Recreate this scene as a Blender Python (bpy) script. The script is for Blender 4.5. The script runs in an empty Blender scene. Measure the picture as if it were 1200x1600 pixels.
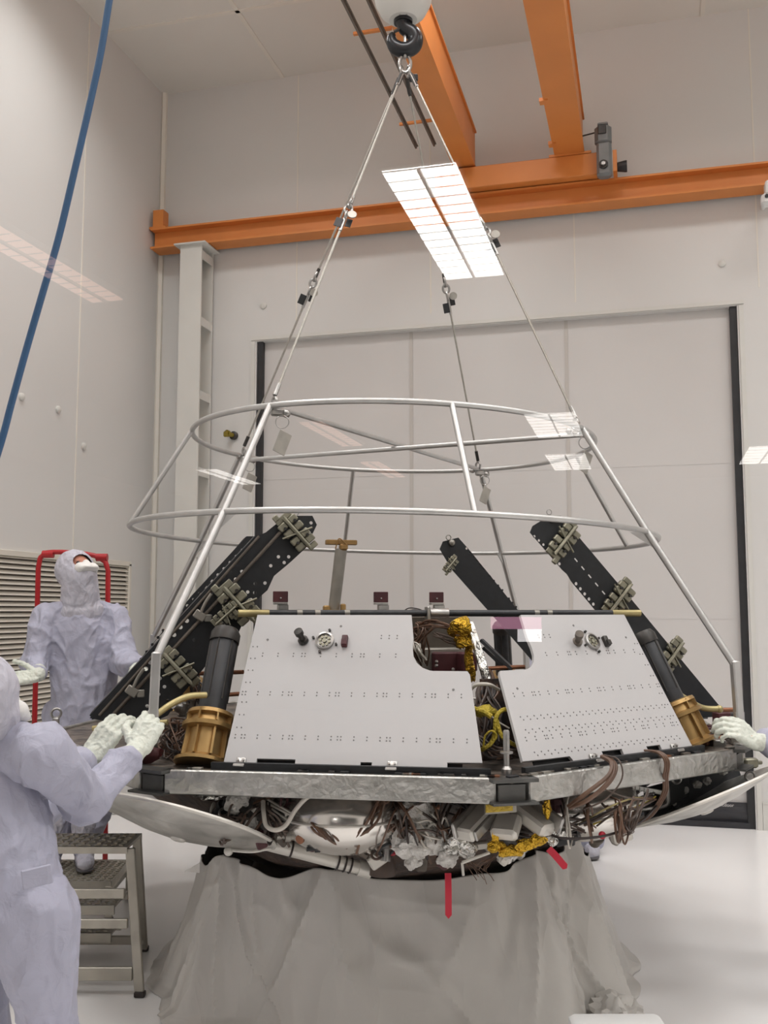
import bpy, math, random
import numpy as np
from mathutils import Vector, Matrix, noise
random.seed(7)
C = bpy.context.scene.collection
SC = bpy.context.scene
PI = math.pi
# ------------------------------------------------------------------ camera, view, world, lights
FPX = 1540.0; PITCH = math.atan(156 / FPX); YAW = math.radians(14.9); CH = 1.6
cam = bpy.data.cameras.new('camera'); cam.sensor_fit = 'VERTICAL'; cam.sensor_height = 36; cam.lens = 36 * FPX / 1600
cam.clip_start = 0.02; cam.clip_end = 100
co = bpy.data.objects.new('camera', cam); C.objects.link(co)
co.location = (0, 0, CH); co.rotation_euler = (PI / 2 + PITCH, 0, YAW); SC.camera = co
SC.view_settings.view_transform = 'Standard'; SC.view_settings.look = 'None'
SC.view_settings.gamma = 1; SC.view_settings.exposure = 0.0
SC.view_settings.use_curve_mapping = False
w = bpy.data.worlds.new('world'); SC.world = w; w.use_nodes = True
w.node_tree.nodes['Background'].inputs[0].default_value = (0.8, 0.85, 0.9, 1)
w.node_tree.nodes['Background'].inputs[1].default_value = 0.05
LAMP_W = 29.0            # watts of each clean-room luminaire
ROOM_Z = 6.39; YW = 7.92; XL = -4.229; XR = 5.6; YF = 0.45
LAMPS = [(x, y) for y in (1.2, 3.4, 5.6) for x in (-3.0, -0.7, 1.7, 4.2)]

# ------------------------------------------------------------------ geometry helpers
def room(u, v, z=0.0):
    return Vector((u * math.cos(YAW) - v * math.sin(YAW), u * math.sin(YAW) + v * math.cos(YAW), z))
def ray(px, py):
    x = (px - 600) / FPX; y = -(py - 800) / FPX
    v = math.cos(PITCH) - y * math.sin(PITCH); z = math.sin(PITCH) + y * math.cos(PITCH)
    return x, v, z
def at(px, py, d):            # point at forward distance d
    x, v, z = ray(px, py); t = d / v
    return room(x * t, d, CH + z * t)
def atz(px, py, z):
    x, v, dz = ray(px, py); t = (z - CH) / dz
    return room(x * t, v * t, z)
def atY(px, py, Y):
    x, v, z = ray(px, py); r = room(x, v, z); t = Y / r.y
    return Vector((r.x * t, Y, CH + z * t))
def atX(px, py, X):
    x, v, z = ray(px, py); r = room(x, v, z); t = X / r.x
    return Vector((X, r.y * t, CH + z * t))
LC = room(0.046, 4.97, 0); LA = YAW + math.radians(13.37)
LM = Matrix.Translation(LC) @ Matrix.Rotation(LA, 4, 'Z'); LMI = LM.inverted()
def loc(p): return LMI @ Vector(p)
def lpl(px, py, P0, n):       # pixel on a plane given in lander coordinates -> lander coordinates
    x, v, z = ray(px, py); o = LMI @ Vector((0, 0, CH)); r = LMI.to_3x3() @ room(x, v, z); r.z = z
    n = Vector(n); t = (Vector(P0) - o).dot(n) / r.dot(n)
    return o + r * t
def lat(px, py, d): return loc(at(px, py, d))

def link(name, me, parent=None, loc_=None):
    o = bpy.data.objects.new(name, me); C.objects.link(o)
    if parent: o.parent = parent
    if loc_ is not None: o.location = loc_
    return o
def tag(o, label=None, cat=None, group=None, kind=None):
    if label: o['label'] = label
    if cat: o['category'] = cat
    if group: o['group'] = group
    if kind: o['kind'] = kind
    return o
def thing(name, label, cat, loc_=(0, 0, 0), rz=0, group=None):
    o = bpy.data.objects.new(name, None); C.objects.link(o)
    o.location = loc_; o.rotation_euler = (0, 0, rz); o.empty_display_size = 0.1
    return tag(o, label, cat, group)
def frame(d, up=(0, 0, 1)):
    d = Vector(d).normalized(); up = Vector(up)
    if abs(d.dot(up)) > .99: up = Vector((1, 0, 0))
    x = up.cross(d).normalized(); y = d.cross(x)
    return x, y, d
def spline(pts, n=6):
    pts = [Vector(p) for p in pts]
    if len(pts) < 3: return pts
    P = [2 * pts[0] - pts[1]] + pts + [2 * pts[-1] - pts[-2]]; out = []
    for i in range(1, len(P) - 2):
        a, b, c, d = P[i - 1:i + 3]
        for k in range(n):
            t = k / n
            out.append(.5 * ((2 * b) + (c - a) * t + (2 * a - 5 * b + 4 * c - d) * t * t + (3 * b - a - 3 * c + d) * t ** 3))
    out.append(pts[-1]); return out

class MB:
    def __init__(s): s.v = []; s.f = []; s.m = []; s.cm = 0
    def add(s, vs, fs, M=None):
        b = len(s.v)
        for v in vs: s.v.append(tuple(M @ Vector(v)) if M is not None else tuple(v))
        for f in fs: s.f.append(tuple(i + b for i in f)); s.m.append(s.cm)
        return s
    def box(s, c, sz, M=None, rot=None, bev=0.0):
        x, y, z = [q / 2 for q in sz]
        R = Matrix.Translation(Vector(c))
        if rot is not None: R = R @ (rot if isinstance(rot, Matrix) else Matrix.Rotation(rot, 4, 'Z'))
        if M is not None: R = M @ R
        if bev <= 0:
            vs = [(a * x, b * y, d * z) for a in (-1, 1) for b in (-1, 1) for d in (-1, 1)]
            return s.add(vs, [(0, 1, 3, 2), (4, 6, 7, 5), (0, 4, 5, 1), (2, 3, 7, 6), (0, 2, 6, 4), (1, 5, 7, 3)], R)
        bev = min(bev, x * .9, y * .9, z * .9)
        pts = [(-x, -y + bev), (-x + bev, -y), (x - bev, -y), (x, -y + bev), (x, y - bev), (x - bev, y), (-x + bev, y), (-x, y - bev)]
        k = bev
        ins = [(px * (1 - k / x), py * (1 - k / y)) for px, py in pts]
        rings = [[(a, b, -z) for a, b in ins], [(a, b, -z + bev) for a, b in pts], [(a, b, z - bev) for a, b in pts], [(a, b, z) for a, b in ins]]
        vs = [p for r in rings for p in r]; fs = [tuple(range(7, -1, -1)), tuple(range(24, 32))]
        for q in range(3):
            for i in range(8): j = (i + 1) % 8; fs.append((q * 8 + i, q * 8 + j, q * 8 + 8 + j, q * 8 + 8 + i))
        return s.add(vs, fs, R)
    def boxto(s, p0, p1, w_, h, up=(0, 0, 1), M=None, bev=0.0):   # box along a segment
        p0 = Vector(p0); p1 = Vector(p1); x, y, d = frame(p1 - p0, up)
        R = Matrix((x, y, d)).transposed().to_4x4()
        return s.box((p0 + p1) / 2, (w_, h, (p1 - p0).length), M, R, bev)
    def tube(s, pts, r, n=8, M=None, closed=False, cap=True):
        pts = [Vector(p) for p in pts]; m = len(pts)
        rs = r if hasattr(r, '__len__') else [r] * m
        up = None; rings = []
        for i, p in enumerate(pts):
            if closed: t = pts[(i + 1) % m] - pts[i - 1]
            else: t = pts[min(i + 1, m - 1)] - pts[max(i - 1, 0)]
            if t.length < 1e-9: t = Vector((0, 0, 1))
            t.normalize()
            if up is None:
                x, y, _ = frame(t)
            else:
                x = (up - t * up.dot(t)); x = x.normalized() if x.length > 1e-6 else frame(t)[0]; y = t.cross(x)
            up = x
            rings.append([p + (x * math.cos(2 * PI * k / n) + y * math.sin(2 * PI * k / n)) * rs[i] for k in range(n)])
        vs = [q for g in rings for q in g]; fs = []
        for i in range(m if closed else m - 1):
            a = i * n; b = ((i + 1) % m) * n
            for k in range(n): j = (k + 1) % n; fs.append((a + k, a + j, b + j, b + k))
        if cap and not closed:
            fs.append(tuple(range(n - 1, -1, -1))); fs.append(tuple((m - 1) * n + k for k in range(n)))
        return s.add(vs, fs, M)
    def rod(s, a, b, r, n=10, M=None, r2=None): return s.tube([a, b], [r, r if r2 is None else r2], n, M)
    def ring(s, c, R, r, ax=(0, 0, 1), n=20, k=8, M=None, sx=1, sy=1, xd=None):
        x, y, d = frame(ax, xd or (0, 0, 1)); c = Vector(c)
        return s.tube([c + x * R * sx * math.cos(2 * PI * i / n) + y * R * sy * math.sin(2 * PI * i / n) for i in range(n)], r, k, M, closed=True)
    def lathe(s, prof, c=(0, 0, 0), ax=(0, 0, 1), n=24, M=None, sx=1, sy=1, up=(0, 1, 0)):   # prof: (radius, height)
        x, y, d = frame(ax, up); c = Vector(c); vs = []; fs = []
        for r, h in prof:
            for k in range(n): a = 2 * PI * k / n; vs.append(c + x * r * sx * math.cos(a) + y * r * sy * math.sin(a) + d * h)
        for i in range(len(prof) - 1):
            for k in range(n): j = (k + 1) % n; fs.append((i * n + k, i * n + j, i * n + n + j, i * n + n + k))
        if prof[0][0] > 1e-5: fs.append(tuple(range(n - 1, -1, -1)))
        if prof[-1][0] > 1e-5: fs.append(tuple((len(prof) - 1) * n + k for k in range(n)))
        return s.add(vs, fs, M)
    def ball(s, c, r, n=16, M=None, sz=(1, 1, 1)):
        m = n // 2; vs = [];
        pr = [(math.sin(PI * i / m), -math.cos(PI * i / m)) for i in range(m + 1)]
        T = Matrix.Translation(Vector(c)) @ Matrix.Diagonal((sz[0], sz[1], sz[2], 1))
        if M is not None: T = M @ T
        return s.lathe([(max(a * r, 1e-6), b * r) for a, b in pr], n=n, M=T)
    def capsule(s, p0, p1, r0, r1, n=14, sq=None):    # sq=(dir, factor): flatten along dir
        p0 = Vector(p0); p1 = Vector(p1); d = (p1 - p0); L = d.length
        if L < 1e-6: d = Vector((0, 0, 1)); L = 1e-6
        d.normalize(); pts = []; rs = []
        for i in range(6): a = PI / 2 * i / 5.5; pts.append(p0 - d * r0 * math.cos(a)); rs.append(max(r0 * math.sin(a), 1e-4))
        for i in range(5): t = (i + .5) / 5; pts.append(p0 + d * L * t); rs.append(r0 + (r1 - r0) * t)
        for i in range(6): a = PI / 2 * (5.5 - (5 - i) - 0) / 5.5 if False else PI / 2 * (i) / 5.5; pts.append(p1 + d * r1 * math.sin(a)); rs.append(max(r1 * math.cos(a), 1e-4))
        b = len(s.v); s.tube(pts, rs, n)
        if sq:
            q = Vector(sq[0]).normalized(); c = (p0 + p1) / 2
            for i in range(b, len(s.v)):
                v = Vector(s.v[i]); e = v - c; h = e.dot(q) - 0
                base = p0 + d * (v - p0).dot(d); h = (v - base).dot(q)
                s.v[i] = tuple(v - q * h * (1 - sq[1]))
        return s
    def mesh(s, name, mats):
        me = bpy.data.meshes.new(name); me.from_pydata([tuple(v) for v in s.v], [], s.f); me.update()
        for m in (mats if isinstance(mats, (list, tuple)) else [mats]): me.materials.append(m)
        for p, k in zip(me.polygons, s.m): p.material_index = k; p.use_smooth = True
        me.set_sharp_from_angle(angle=math.radians(38))
        return me
    def build(s, name, mats, parent=None, loc_=None): return link(name, s.mesh(name, mats), parent, loc_)
    def each(s, name, mats, parent=None):      # one object for every separate piece
        par = list(range(len(s.v)))
        def fd(i):
            while par[i] != i: par[i] = par[par[i]]; i = par[i]
            return i
        for f in s.f:
            for i in f[1:]: par[fd(i)] = fd(f[0])
        grp = {}
        for k, f in enumerate(s.f): grp.setdefault(fd(f[0]), []).append(k)
        out = []
        for g in grp.values():
            ids = sorted({i for k in g for i in s.f[k]}); mp = {i: j for j, i in enumerate(ids)}; b = MB(); b.v = [s.v[i] for i in ids]; b.f = [tuple(mp[i] for i in s.f[k]) for k in g]; b.m = [s.m[k] for k in g]
            out.append(b.build(name, mats, parent))
        return out

def plate_mesh(outline, holes, th):     # 2D outline with holes -> verts, faces (thickness centred on z=0)
    cu = bpy.data.curves.new('tmp', 'CURVE'); cu.dimensions = '2D'; cu.fill_mode = 'BOTH'; cu.extrude = th / 2
    for P in [outline] + holes:
        sp = cu.splines.new('POLY'); sp.points.add(len(P) - 1)
        for i, p in enumerate(P): sp.points[i].co = (p[0], p[1], 0, 1)
        sp.use_cyclic_u = True
    o = bpy.data.objects.new('tmp', cu); C.objects.link(o)
    dg = bpy.context.evaluated_depsgraph_get(); me = bpy.data.meshes.new_from_object(o.evaluated_get(dg))
    vs = [tuple(v.co) for v in me.vertices]; fs = [tuple(p.vertices) for p in me.polygons]
    bpy.data.objects.remove(o); bpy.data.curves.remove(cu); bpy.data.meshes.remove(me)
    return vs, fs
def circ(c, r, n=10, k=1): return [(c[0] + r * math.cos(2 * PI * i / n), c[1] + r * k * math.sin(2 * PI * i / n)) for i in range(n)]

# ------------------------------------------------------------------ materials
def s2l(c): return tuple(((x / 255) / 12.92 if x / 255 <= .04045 else ((x / 255 + .055) / 1.055) ** 2.4) for x in c)
def mat(name, rgb, rough=.5, metal=0, var=.0, vscale=6, bump=0, bscale=30, bdet=4, stretch=None, alpha=1, sheen=0, aniso=None, rgb2=None, r2=None, trans=0, dist=0, spec=.5):
    m = bpy.data.materials.new(name); m.use_nodes = True; nt = m.node_tree; b = nt.nodes['Principled BSDF']
    c = s2l(rgb); b.inputs['Base Color'].default_value = (*c, 1); b.inputs['Roughness'].default_value = rough; b.inputs['Metallic'].default_value = metal
    b.inputs['Specular IOR Level'].default_value = spec
    if alpha < 1: b.inputs['Alpha'].default_value = alpha
    if sheen: b.inputs['Sheen Weight'].default_value = sheen
    if trans: b.inputs['Transmission Weight'].default_value = trans
    tc = nt.nodes.new('ShaderNodeTexCoord'); mp = nt.nodes.new('ShaderNodeMapping'); nt.links.new(tc.outputs['Object'], mp.inputs[0])
    if stretch: mp.inputs['Scale'].default_value = stretch
    if var or rgb2:
        n = nt.nodes.new('ShaderNodeTexNoise'); n.inputs['Scale'].default_value = vscale; n.inputs['Detail'].default_value = 5; n.inputs['Distortion'].default_value = dist
        nt.links.new(mp.outputs[0], n.inputs['Vector'])
        cr = nt.nodes.new('ShaderNodeValToRGB'); cr.color_ramp.elements[0].position = .35; cr.color_ramp.elements[1].position = .65
        c2 = s2l(rgb2) if rgb2 else tuple(x * (1 + var) for x in c); c1 = c if rgb2 else tuple(x * (1 - var) for x in c)
        cr.color_ramp.elements[0].color = (*c1, 1); cr.color_ramp.elements[1].color = (*c2, 1)
        nt.links.new(n.outputs['Fac'], cr.inputs[0]); nt.links.new(cr.outputs[0], b.inputs['Base Color'])
        if r2 is not None:
            mr = nt.nodes.new('ShaderNodeMapRange'); mr.inputs[3].default_value = rough; mr.inputs[4].default_value = r2
            nt.links.new(n.outputs['Fac'], mr.inputs[0]); nt.links.new(mr.outputs[0], b.inputs['Roughness'])
    if bump:
        n2 = nt.nodes.new('ShaderNodeTexNoise'); n2.inputs['Scale'].default_value = bscale; n2.inputs['Detail'].default_value = bdet; n2.inputs['Distortion'].default_value = dist
        nt.links.new(mp.outputs[0], n2.inputs['Vector'])
        bp = nt.nodes.new('ShaderNodeBump'); bp.inputs['Strength'].default_value = bump; bp.inputs['Distance'].default_value = .02
        nt.links.new(n2.outputs['Fac'], bp.inputs['Height']); nt.links.new(bp.outputs[0], b.inputs['Normal'])
    return m
def foil(name, rgb, rough=.25, scale=25, bump=.8, metal=1, rgb2=None, stretch=None):
    m = mat(name, rgb, rough, metal, rgb2=rgb2, vscale=scale * .6, stretch=stretch); nt = m.node_tree; b = nt.nodes['Principled BSDF']
    vo = nt.nodes.new('ShaderNodeTexVoronoi'); vo.inputs['Scale'].default_value = scale; vo.feature = 'F1'
    tc = nt.nodes.new('ShaderNodeTexCoord'); no = nt.nodes.new('ShaderNodeTexNoise'); no.inputs['Scale'].default_value = scale * .5; no.inputs['Detail'].default_value = 6
    mx = nt.nodes.new('ShaderNodeVectorMath'); mx.operation = 'MULTIPLY_ADD'; mx.inputs[1].default_value = (.12, .12, .12)
    mp = nt.nodes.new('ShaderNodeMapping'); mp.inputs['Scale'].default_value = stretch or (1, 1, 1)
    nt.links.new(tc.outputs['Object'], mp.inputs[0]); nt.links.new(mp.outputs[0], no.inputs['Vector'])
    nt.links.new(no.outputs['Color'], mx.inputs[0]); nt.links.new(mp.outputs[0], mx.inputs[2]); nt.links.new(mx.outputs[0], vo.inputs['Vector'])
    bp = nt.nodes.new('ShaderNodeBump'); bp.inputs['Strength'].default_value = bump; bp.inputs['Distance'].default_value = .01
    nt.links.new(vo.outputs['Distance'], bp.inputs['Height']); nt.links.new(bp.outputs[0], b.inputs['Normal'])
    return m
def emit(name, rgb, st):
    m = bpy.data.materials.new(name); m.use_nodes = True; nt = m.node_tree; nt.nodes.clear()
    o = nt.nodes.new('ShaderNodeOutputMaterial'); e = nt.nodes.new('ShaderNodeEmission'); e.inputs[0].default_value = (*s2l(rgb), 1); e.inputs[1].default_value = st
    nt.links.new(e.outputs[0], o.inputs[0]); return m

M = {}
M['wall'] = mat('wall_paint', (219, 217, 214), .55, var=.015, vscale=1.2, bump=.02, bscale=40)
M['ceil'] = mat('ceiling_panel', (228, 225, 218), .6, var=.02, vscale=1.5)
M['seam'] = mat('seam_sealant', (233, 228, 218), .5, var=.02)
M['floor'] = mat('epoxy_floor', (246, 244, 243), .25, var=.03, vscale=1.0, bump=.015, bscale=5, spec=.4)
M['orange'] = mat('orange_paint', (216, 134, 66), .45, var=.05, vscale=3, bump=.03)
M['column'] = mat('white_paint', (216, 214, 208), .5, var=.02)
M['curtain'] = mat('door_curtain', (210, 206, 203), .6, var=.015, vscale=1.5, bump=.06, bscale=2.5)
M['black'] = mat('black_rubber', (38, 38, 40), .5, var=.2, vscale=10)
M['hem'] = mat('black_vinyl', (48, 48, 52), .38, var=.25, vscale=5, bump=.4, bscale=5, stretch=(1, 1, 3))
M['text'] = mat('white_print', (215, 212, 208), .5)
M['alu'] = mat('aluminium_tube', (196, 195, 193), .42, .8, var=.06, vscale=14, bump=.04, bscale=60)
M['steel'] = mat('steel', (170, 168, 165), .32, .9, var=.12, vscale=30)
M['dsteel'] = mat('dark_steel', (70, 68, 66), .45, .7, var=.2, vscale=20)
M['wire'] = mat('wire_rope', (172, 168, 160), .45, .6, var=.1, vscale=80)
M['hook'] = mat('hook_paint', (42, 43, 46), .28, .3, var=.25, vscale=12)
M['railgrey'] = mat('rail_grey', (108, 100, 92), .4, .4, var=.1, vscale=10)
M['grey'] = mat('motor_grey', (126, 128, 128), .5, .2, var=.1, vscale=10)
M['hose'] = mat('blue_hose', (56, 92, 130), .4, var=.05)
M['white_rad'] = mat('white_thermal_paint', (192, 190, 190), .42, var=.012, vscale=3)
M['rivet'] = mat('rivet_grey', (118, 116, 115), .5, .2)
M['beam'] = foil('foil_taped_beam', (190, 189, 185), .34, 30, .3, .85, (168, 167, 162))
M['cutout_shade'] = mat('shaded_corner_block', (96, 96, 94), .4, .7, var=.1, vscale=20)  # darker than the beams: shade inside the corner cutouts put into the block colour
M['deck'] = mat('deck_top', (62, 56, 52), .5, .2, rgb2=(122, 112, 102), vscale=16, bump=.4, bscale=30)
M['carbon'] = mat('black_composite', (26, 28, 31), .5, var=.25, vscale=30, bump=.05)
M['carbon2'] = mat('dark_fibre_tube', (50, 51, 54), .42, .1, var=.2, vscale=18)
M['olive'] = mat('anodised_bracket', (148, 145, 128), .42, .65, var=.15, vscale=25)
M['brass'] = mat('gold_anodised', (176, 144, 94), .38, .7, var=.12, vscale=14)
M['chromate'] = mat('chromate_tube', (176, 162, 116), .38, .6, var=.1, vscale=12)
M['copper'] = mat('copper_pipe', (140, 94, 68), .4, .5, var=.15, vscale=20)
M['maroon'] = mat('maroon_box', (74, 34, 38), .5, var=.2, vscale=15)
M['box'] = mat('avionics_grey', (96, 88, 80), .5, .4, var=.2, vscale=9)
M['boxl'] = mat('avionics_light', (150, 146, 138), .4, .6, var=.15, vscale=9)
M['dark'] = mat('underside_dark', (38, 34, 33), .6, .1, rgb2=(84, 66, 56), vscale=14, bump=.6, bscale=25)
M['cable'] = mat('brown_cable', (82, 68, 60), .5, var=.25, vscale=12)
M['cabled'] = mat('dark_cable', (52, 44, 42), .5, var=.2)
M['cabler'] = mat('rust_cable', (102, 76, 60), .45, var=.2, vscale=12)
M['cablew'] = mat('pale_cable', (196, 190, 180), .45, var=.1, vscale=12)
M['cableg'] = mat('yellow_sleeve', (176, 156, 48), .35, .35, var=.2, vscale=40, bump=.6, bscale=120)
M['gold'] = foil('gold_foil', (206, 166, 58), .24, 40, 1.0)
M['silver'] = foil('silver_foil', (214, 213, 208), .2, 30, 1.0)
M['mli'] = mat('white_blanket', (232, 229, 224), .5, 0, rgb2=(190, 186, 180), vscale=22, bump=.9, bscale=45)
M['tank'] = mat('polished_tank', (226, 222, 216), .2, .85, var=.05, vscale=4, bump=.05, bscale=8)
M['pad'] = mat('footpad_metal', (150, 148, 142), .38, .7, rgb2=(206, 204, 198), vscale=5, bump=.2, bscale=10, dist=1)
M['strut'] = mat('white_strut', (206, 202, 194), .35, .3, var=.06, vscale=10)
M['red'] = mat('red_ribbon', (176, 24, 48), .5, var=.1)
M['yellow'] = mat('yellow_label', (208, 178, 48), .4, .2, rgb2=(170, 140, 40), vscale=30, bump=.5, bscale=60)
M['redpipe'] = mat('red_guard_rail', (176, 28, 34), .4, var=.06)
M['louver'] = mat('louvre_white', (222, 216, 204), .45, var=.02)
M['drape'] = mat('plastic_drape', (208, 204, 198), .36, var=.03, vscale=3, bump=.35, bscale=5, dist=1.2, stretch=(1, 1, .35), trans=0, spec=.6)
M['suit'] = mat('coverall_cloth', (176, 176, 194), .6, var=.03, vscale=5, bump=.55, bscale=13, dist=1.0, sheen=.1)
M['hood'] = mat('hood_cloth', (196, 194, 205), .6, var=.03, vscale=6, bump=.5, bscale=16, dist=1.0)
M['glove'] = mat('latex_glove', (220, 224, 212), .42, var=.04, vscale=20, bump=.35, bscale=60)
M['skin'] = mat('skin', (196, 134, 112), .5, var=.06, vscale=20)
M['mask'] = mat('white_mask', (238, 236, 232), .6, var=.01, bump=.1, bscale=40)
M['eye'] = mat('eye', (40, 28, 24), .3)
M['stair'] = mat('stair_aluminium', (176, 171, 160), .42, .7, var=.1, vscale=12)
M['tread'] = mat('tread_plate', (186, 180, 166), .36, .75, var=.15, vscale=30)
M['sole'] = mat('grey_sole', (96, 94, 98), .6)
M['wood'] = mat('bronze_bar', (150, 118, 72), .45, .4, var=.15, vscale=20)
M['tagm'] = mat('tag_metal', (176, 172, 164), .45, .5, var=.1, vscale=20)
M['gal'] = mat('gallery_wall', (70, 68, 66), .8)
def creased(m, scale, strength, stretch=(1, 1, .6), dist=.05):
    nt = m.node_tree; b = nt.nodes['Principled BSDF']; tc = nt.nodes.new('ShaderNodeTexCoord'); prev = b.inputs['Normal'].links[0].from_socket if b.inputs['Normal'].links else None
    for k, (sc, rot, am) in enumerate(((1, .5, 1), (2.1, -.7, .55))):
        mp = nt.nodes.new('ShaderNodeMapping'); mp.inputs['Scale'].default_value = stretch; mp.inputs['Rotation'].default_value = (rot, rot * .7, rot * 2)
        nz = nt.nodes.new('ShaderNodeTexNoise'); nz.inputs['Scale'].default_value = scale * sc * .5; nz.inputs['Detail'].default_value = 2
        ma = nt.nodes.new('ShaderNodeVectorMath'); ma.operation = 'MULTIPLY_ADD'; ma.inputs[1].default_value = (.35, .35, .35)
        vo = nt.nodes.new('ShaderNodeTexVoronoi'); vo.feature = 'F1'; vo.inputs['Scale'].default_value = scale * sc
        bp = nt.nodes.new('ShaderNodeBump'); bp.inputs['Strength'].default_value = strength; bp.inputs['Distance'].default_value = dist * am
        nt.links.new(tc.outputs['Object'], mp.inputs[0]); nt.links.new(mp.outputs[0], nz.inputs['Vector']); nt.links.new(nz.outputs['Color'], ma.inputs[0]); nt.links.new(mp.outputs[0], ma.inputs[2])
        nt.links.new(ma.outputs[0], vo.inputs['Vector']); nt.links.new(vo.outputs['Distance'], bp.inputs['Height'])
        if prev: nt.links.new(prev, bp.inputs['Normal'])
        prev = bp.outputs[0]
    nt.links.new(prev, b.inputs['Normal'])
creased(M['suit'], 5.0, .5, (1, 1, .62), .05); creased(M['hood'], 8, .55, (1, 1, .5), .03); creased(M['drape'], 2.6, 1.0, (1, 1, .35), .05)
M['white'] = mat('device_white', (226, 226, 224), .4, var=.01)
M['lamp'] = emit('lamp_diffuser', (255, 246, 232), 1.5)
M['galglow'] = emit('gallery_lamp_glow', (255, 252, 248), 26.0)
M['galdim'] = emit('gallery_lamp_dim', (255, 250, 244), 9.0)
M['galpink'] = emit('gallery_lamp_warm', (255, 206, 186), 3.2)
M['scrp'] = emit('screen_pink', (255, 176, 210), 4.2)
M['scrw'] = emit('screen_white', (255, 250, 250), 9.0)
g = bpy.data.materials.new('window_glass'); g.use_nodes = True; nt = g.node_tree; nt.nodes.clear()
o_ = nt.nodes.new('ShaderNodeOutputMaterial'); mx = nt.nodes.new('ShaderNodeMixShader'); tr = nt.nodes.new('ShaderNodeBsdfTransparent'); gl = nt.nodes.new('ShaderNodeBsdfGlossy')
gl.inputs['Roughness'].default_value = 0.0; mx.inputs[0].default_value = .07
geo = nt.nodes.new('ShaderNodeNewGeometry'); mul = nt.nodes.new('ShaderNodeMath'); mul.operation = 'MULTIPLY_ADD'; mul.inputs[1].default_value = -.07; mul.inputs[2].default_value = .07
nt.links.new(geo.outputs['Backfacing'], mul.inputs[0]); nt.links.new(mul.outputs[0], mx.inputs[0])
nt.links.new(tr.outputs[0], mx.inputs[1]); nt.links.new(gl.outputs[0], mx.inputs[2]); nt.links.new(mx.outputs[0], o_.inputs[0])
M['glass'] = g

# ------------------------------------------------------------------ room shell
def struct(name, mb, m, label=None, parent=None):
    o = mb.build(name, m, parent)
    if parent is None: o['kind'] = 'structure'
    if label: o['label'] = label
    return o
T = .12
b = MB(); b.box(((XL + XR) / 2, (YF + YW) / 2, -.05), (XR - XL + .3, YW - YF + .3, .1)); struct('floor', b, M['floor'])
b = MB(); b.box(((XL + XR) / 2, (YF + YW) / 2, ROOM_Z + .05), (XR - XL + .3, YW - YF + .3, .1))
b.cm = 1
for y in (6.9, 5.7, 4.5): b.box(((XL + XR) / 2, y, ROOM_Z - .004), (XR - XL, .035, .008))
for x in (-3.05, -1.85, -.65, .55, 1.75): b.box((x, (YF + YW) / 2, ROOM_Z - .004), (.035, YW - YF, .008))
struct('ceiling', b, [M['ceil'], M['seam']])
b = MB(); b.box((XL - T / 2, (YF + YW) / 2, ROOM_Z / 2), (T, YW - YF + .2, ROOM_Z))
b.cm = 1
for y in (6.65, 5.45, 4.25): b.box((XL + .002, y, ROOM_Z / 2), (.006, .012, ROOM_Z))
b.tube([(XL + .015, YW - .015, 0), (XL + .015, YW - .015, ROOM_Z)], .03, 6)
struct('wall_left', b, [M['wall'], M['seam']])
b = MB(); b.box((XR + T / 2, (YF + YW) / 2, ROOM_Z / 2), (T, YW - YF + .2, ROOM_Z)); struct('wall_right', b, M['wall'])
DX0, DX1, DZ = -3.269, .732, 3.97
b = MB()
b.box(((XL + DX0) / 2, YW + T / 2, ROOM_Z / 2), (DX0 - XL, T, ROOM_Z)); b.box(((XR + DX1) / 2, YW + T / 2, ROOM_Z / 2), (XR - DX1, T, ROOM_Z))
b.box(((DX0 + DX1) / 2, YW + T / 2, (ROOM_Z + DZ) / 2), (DX1 - DX0, T, ROOM_Z - DZ))
b.cm = 1
for x in (-2.9, -1.7, -.5, .9, 2.1): b.box((x, YW - .001, (ROOM_Z + 4.1) / 2), (.010, .004, ROOM_Z - 4.1))
struct('wall_back', b, [M['wall'], M['seam']])
b = MB()
b.box(((DX1 + .05 + XR) / 2, YW - .008, .196), (XR - DX1 - .05, .016, .012)); b.box(((DX1 + .05 + XR) / 2, YW - .006, .095), (XR - DX1 - .05, .012, .19)); struct('baseboard_back', b, M['column'])
# the high-speed door: curtain panels, black side guides, black bottom hem with small white lettering
door = MB()
yd = YW + .07
door.box(((DX0 + DX1) / 2, yd, (DZ + .18) / 2), (DX1 - DX0, .012, DZ - .18))
for z in (1.55, 2.75): door.box(((DX0 + DX1) / 2, yd - .006, z), (DX1 - DX0, .004, .012))
door.cm = 1
for x in (-1.885, -.585): door.box((x, yd - .008, (DZ + .18) / 2), (.028, .006, DZ - .18))
dr = struct('door_1', door, [M['curtain'], mat('curtain_seam', (196, 190, 184), .6)], 'large white roll curtain door with black edges in the back wall')
b = MB(); b.box((DX0 + .028, YW + .05, DZ / 2), (.05, .07, DZ)); b.build('side_guide', M['black'], dr)
b = MB(); b.box((DX1 - .028, YW + .05, DZ / 2), (.05, .07, DZ)); b.build('side_guide', M['black'], dr)
b = MB()
NX = 60; vs = []; fs = []
for i in range(NX + 1):
    x = DX0 + .05 + (DX1 - DX0 - .1) * i / NX
    for j in range(9):
        z = .02 + .165 * j / 8
        vs.append((x, YW + .045 - .012 * math.sin(j / 8 * PI) * (1 + .8 * math.sin(x * 9 + j * .6)), z))
for i in range(NX):
    for j in range(8): a = i * 9 + j; fs.append((a, a + 9, a + 10, a + 1))
b.add(vs, fs); b.box(((DX0 + DX1) / 2, YW + .035, .022), (DX1 - DX0 - .08, .05, .044))
hem = b.build('bottom_hem', M['hem'], dr)
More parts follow.
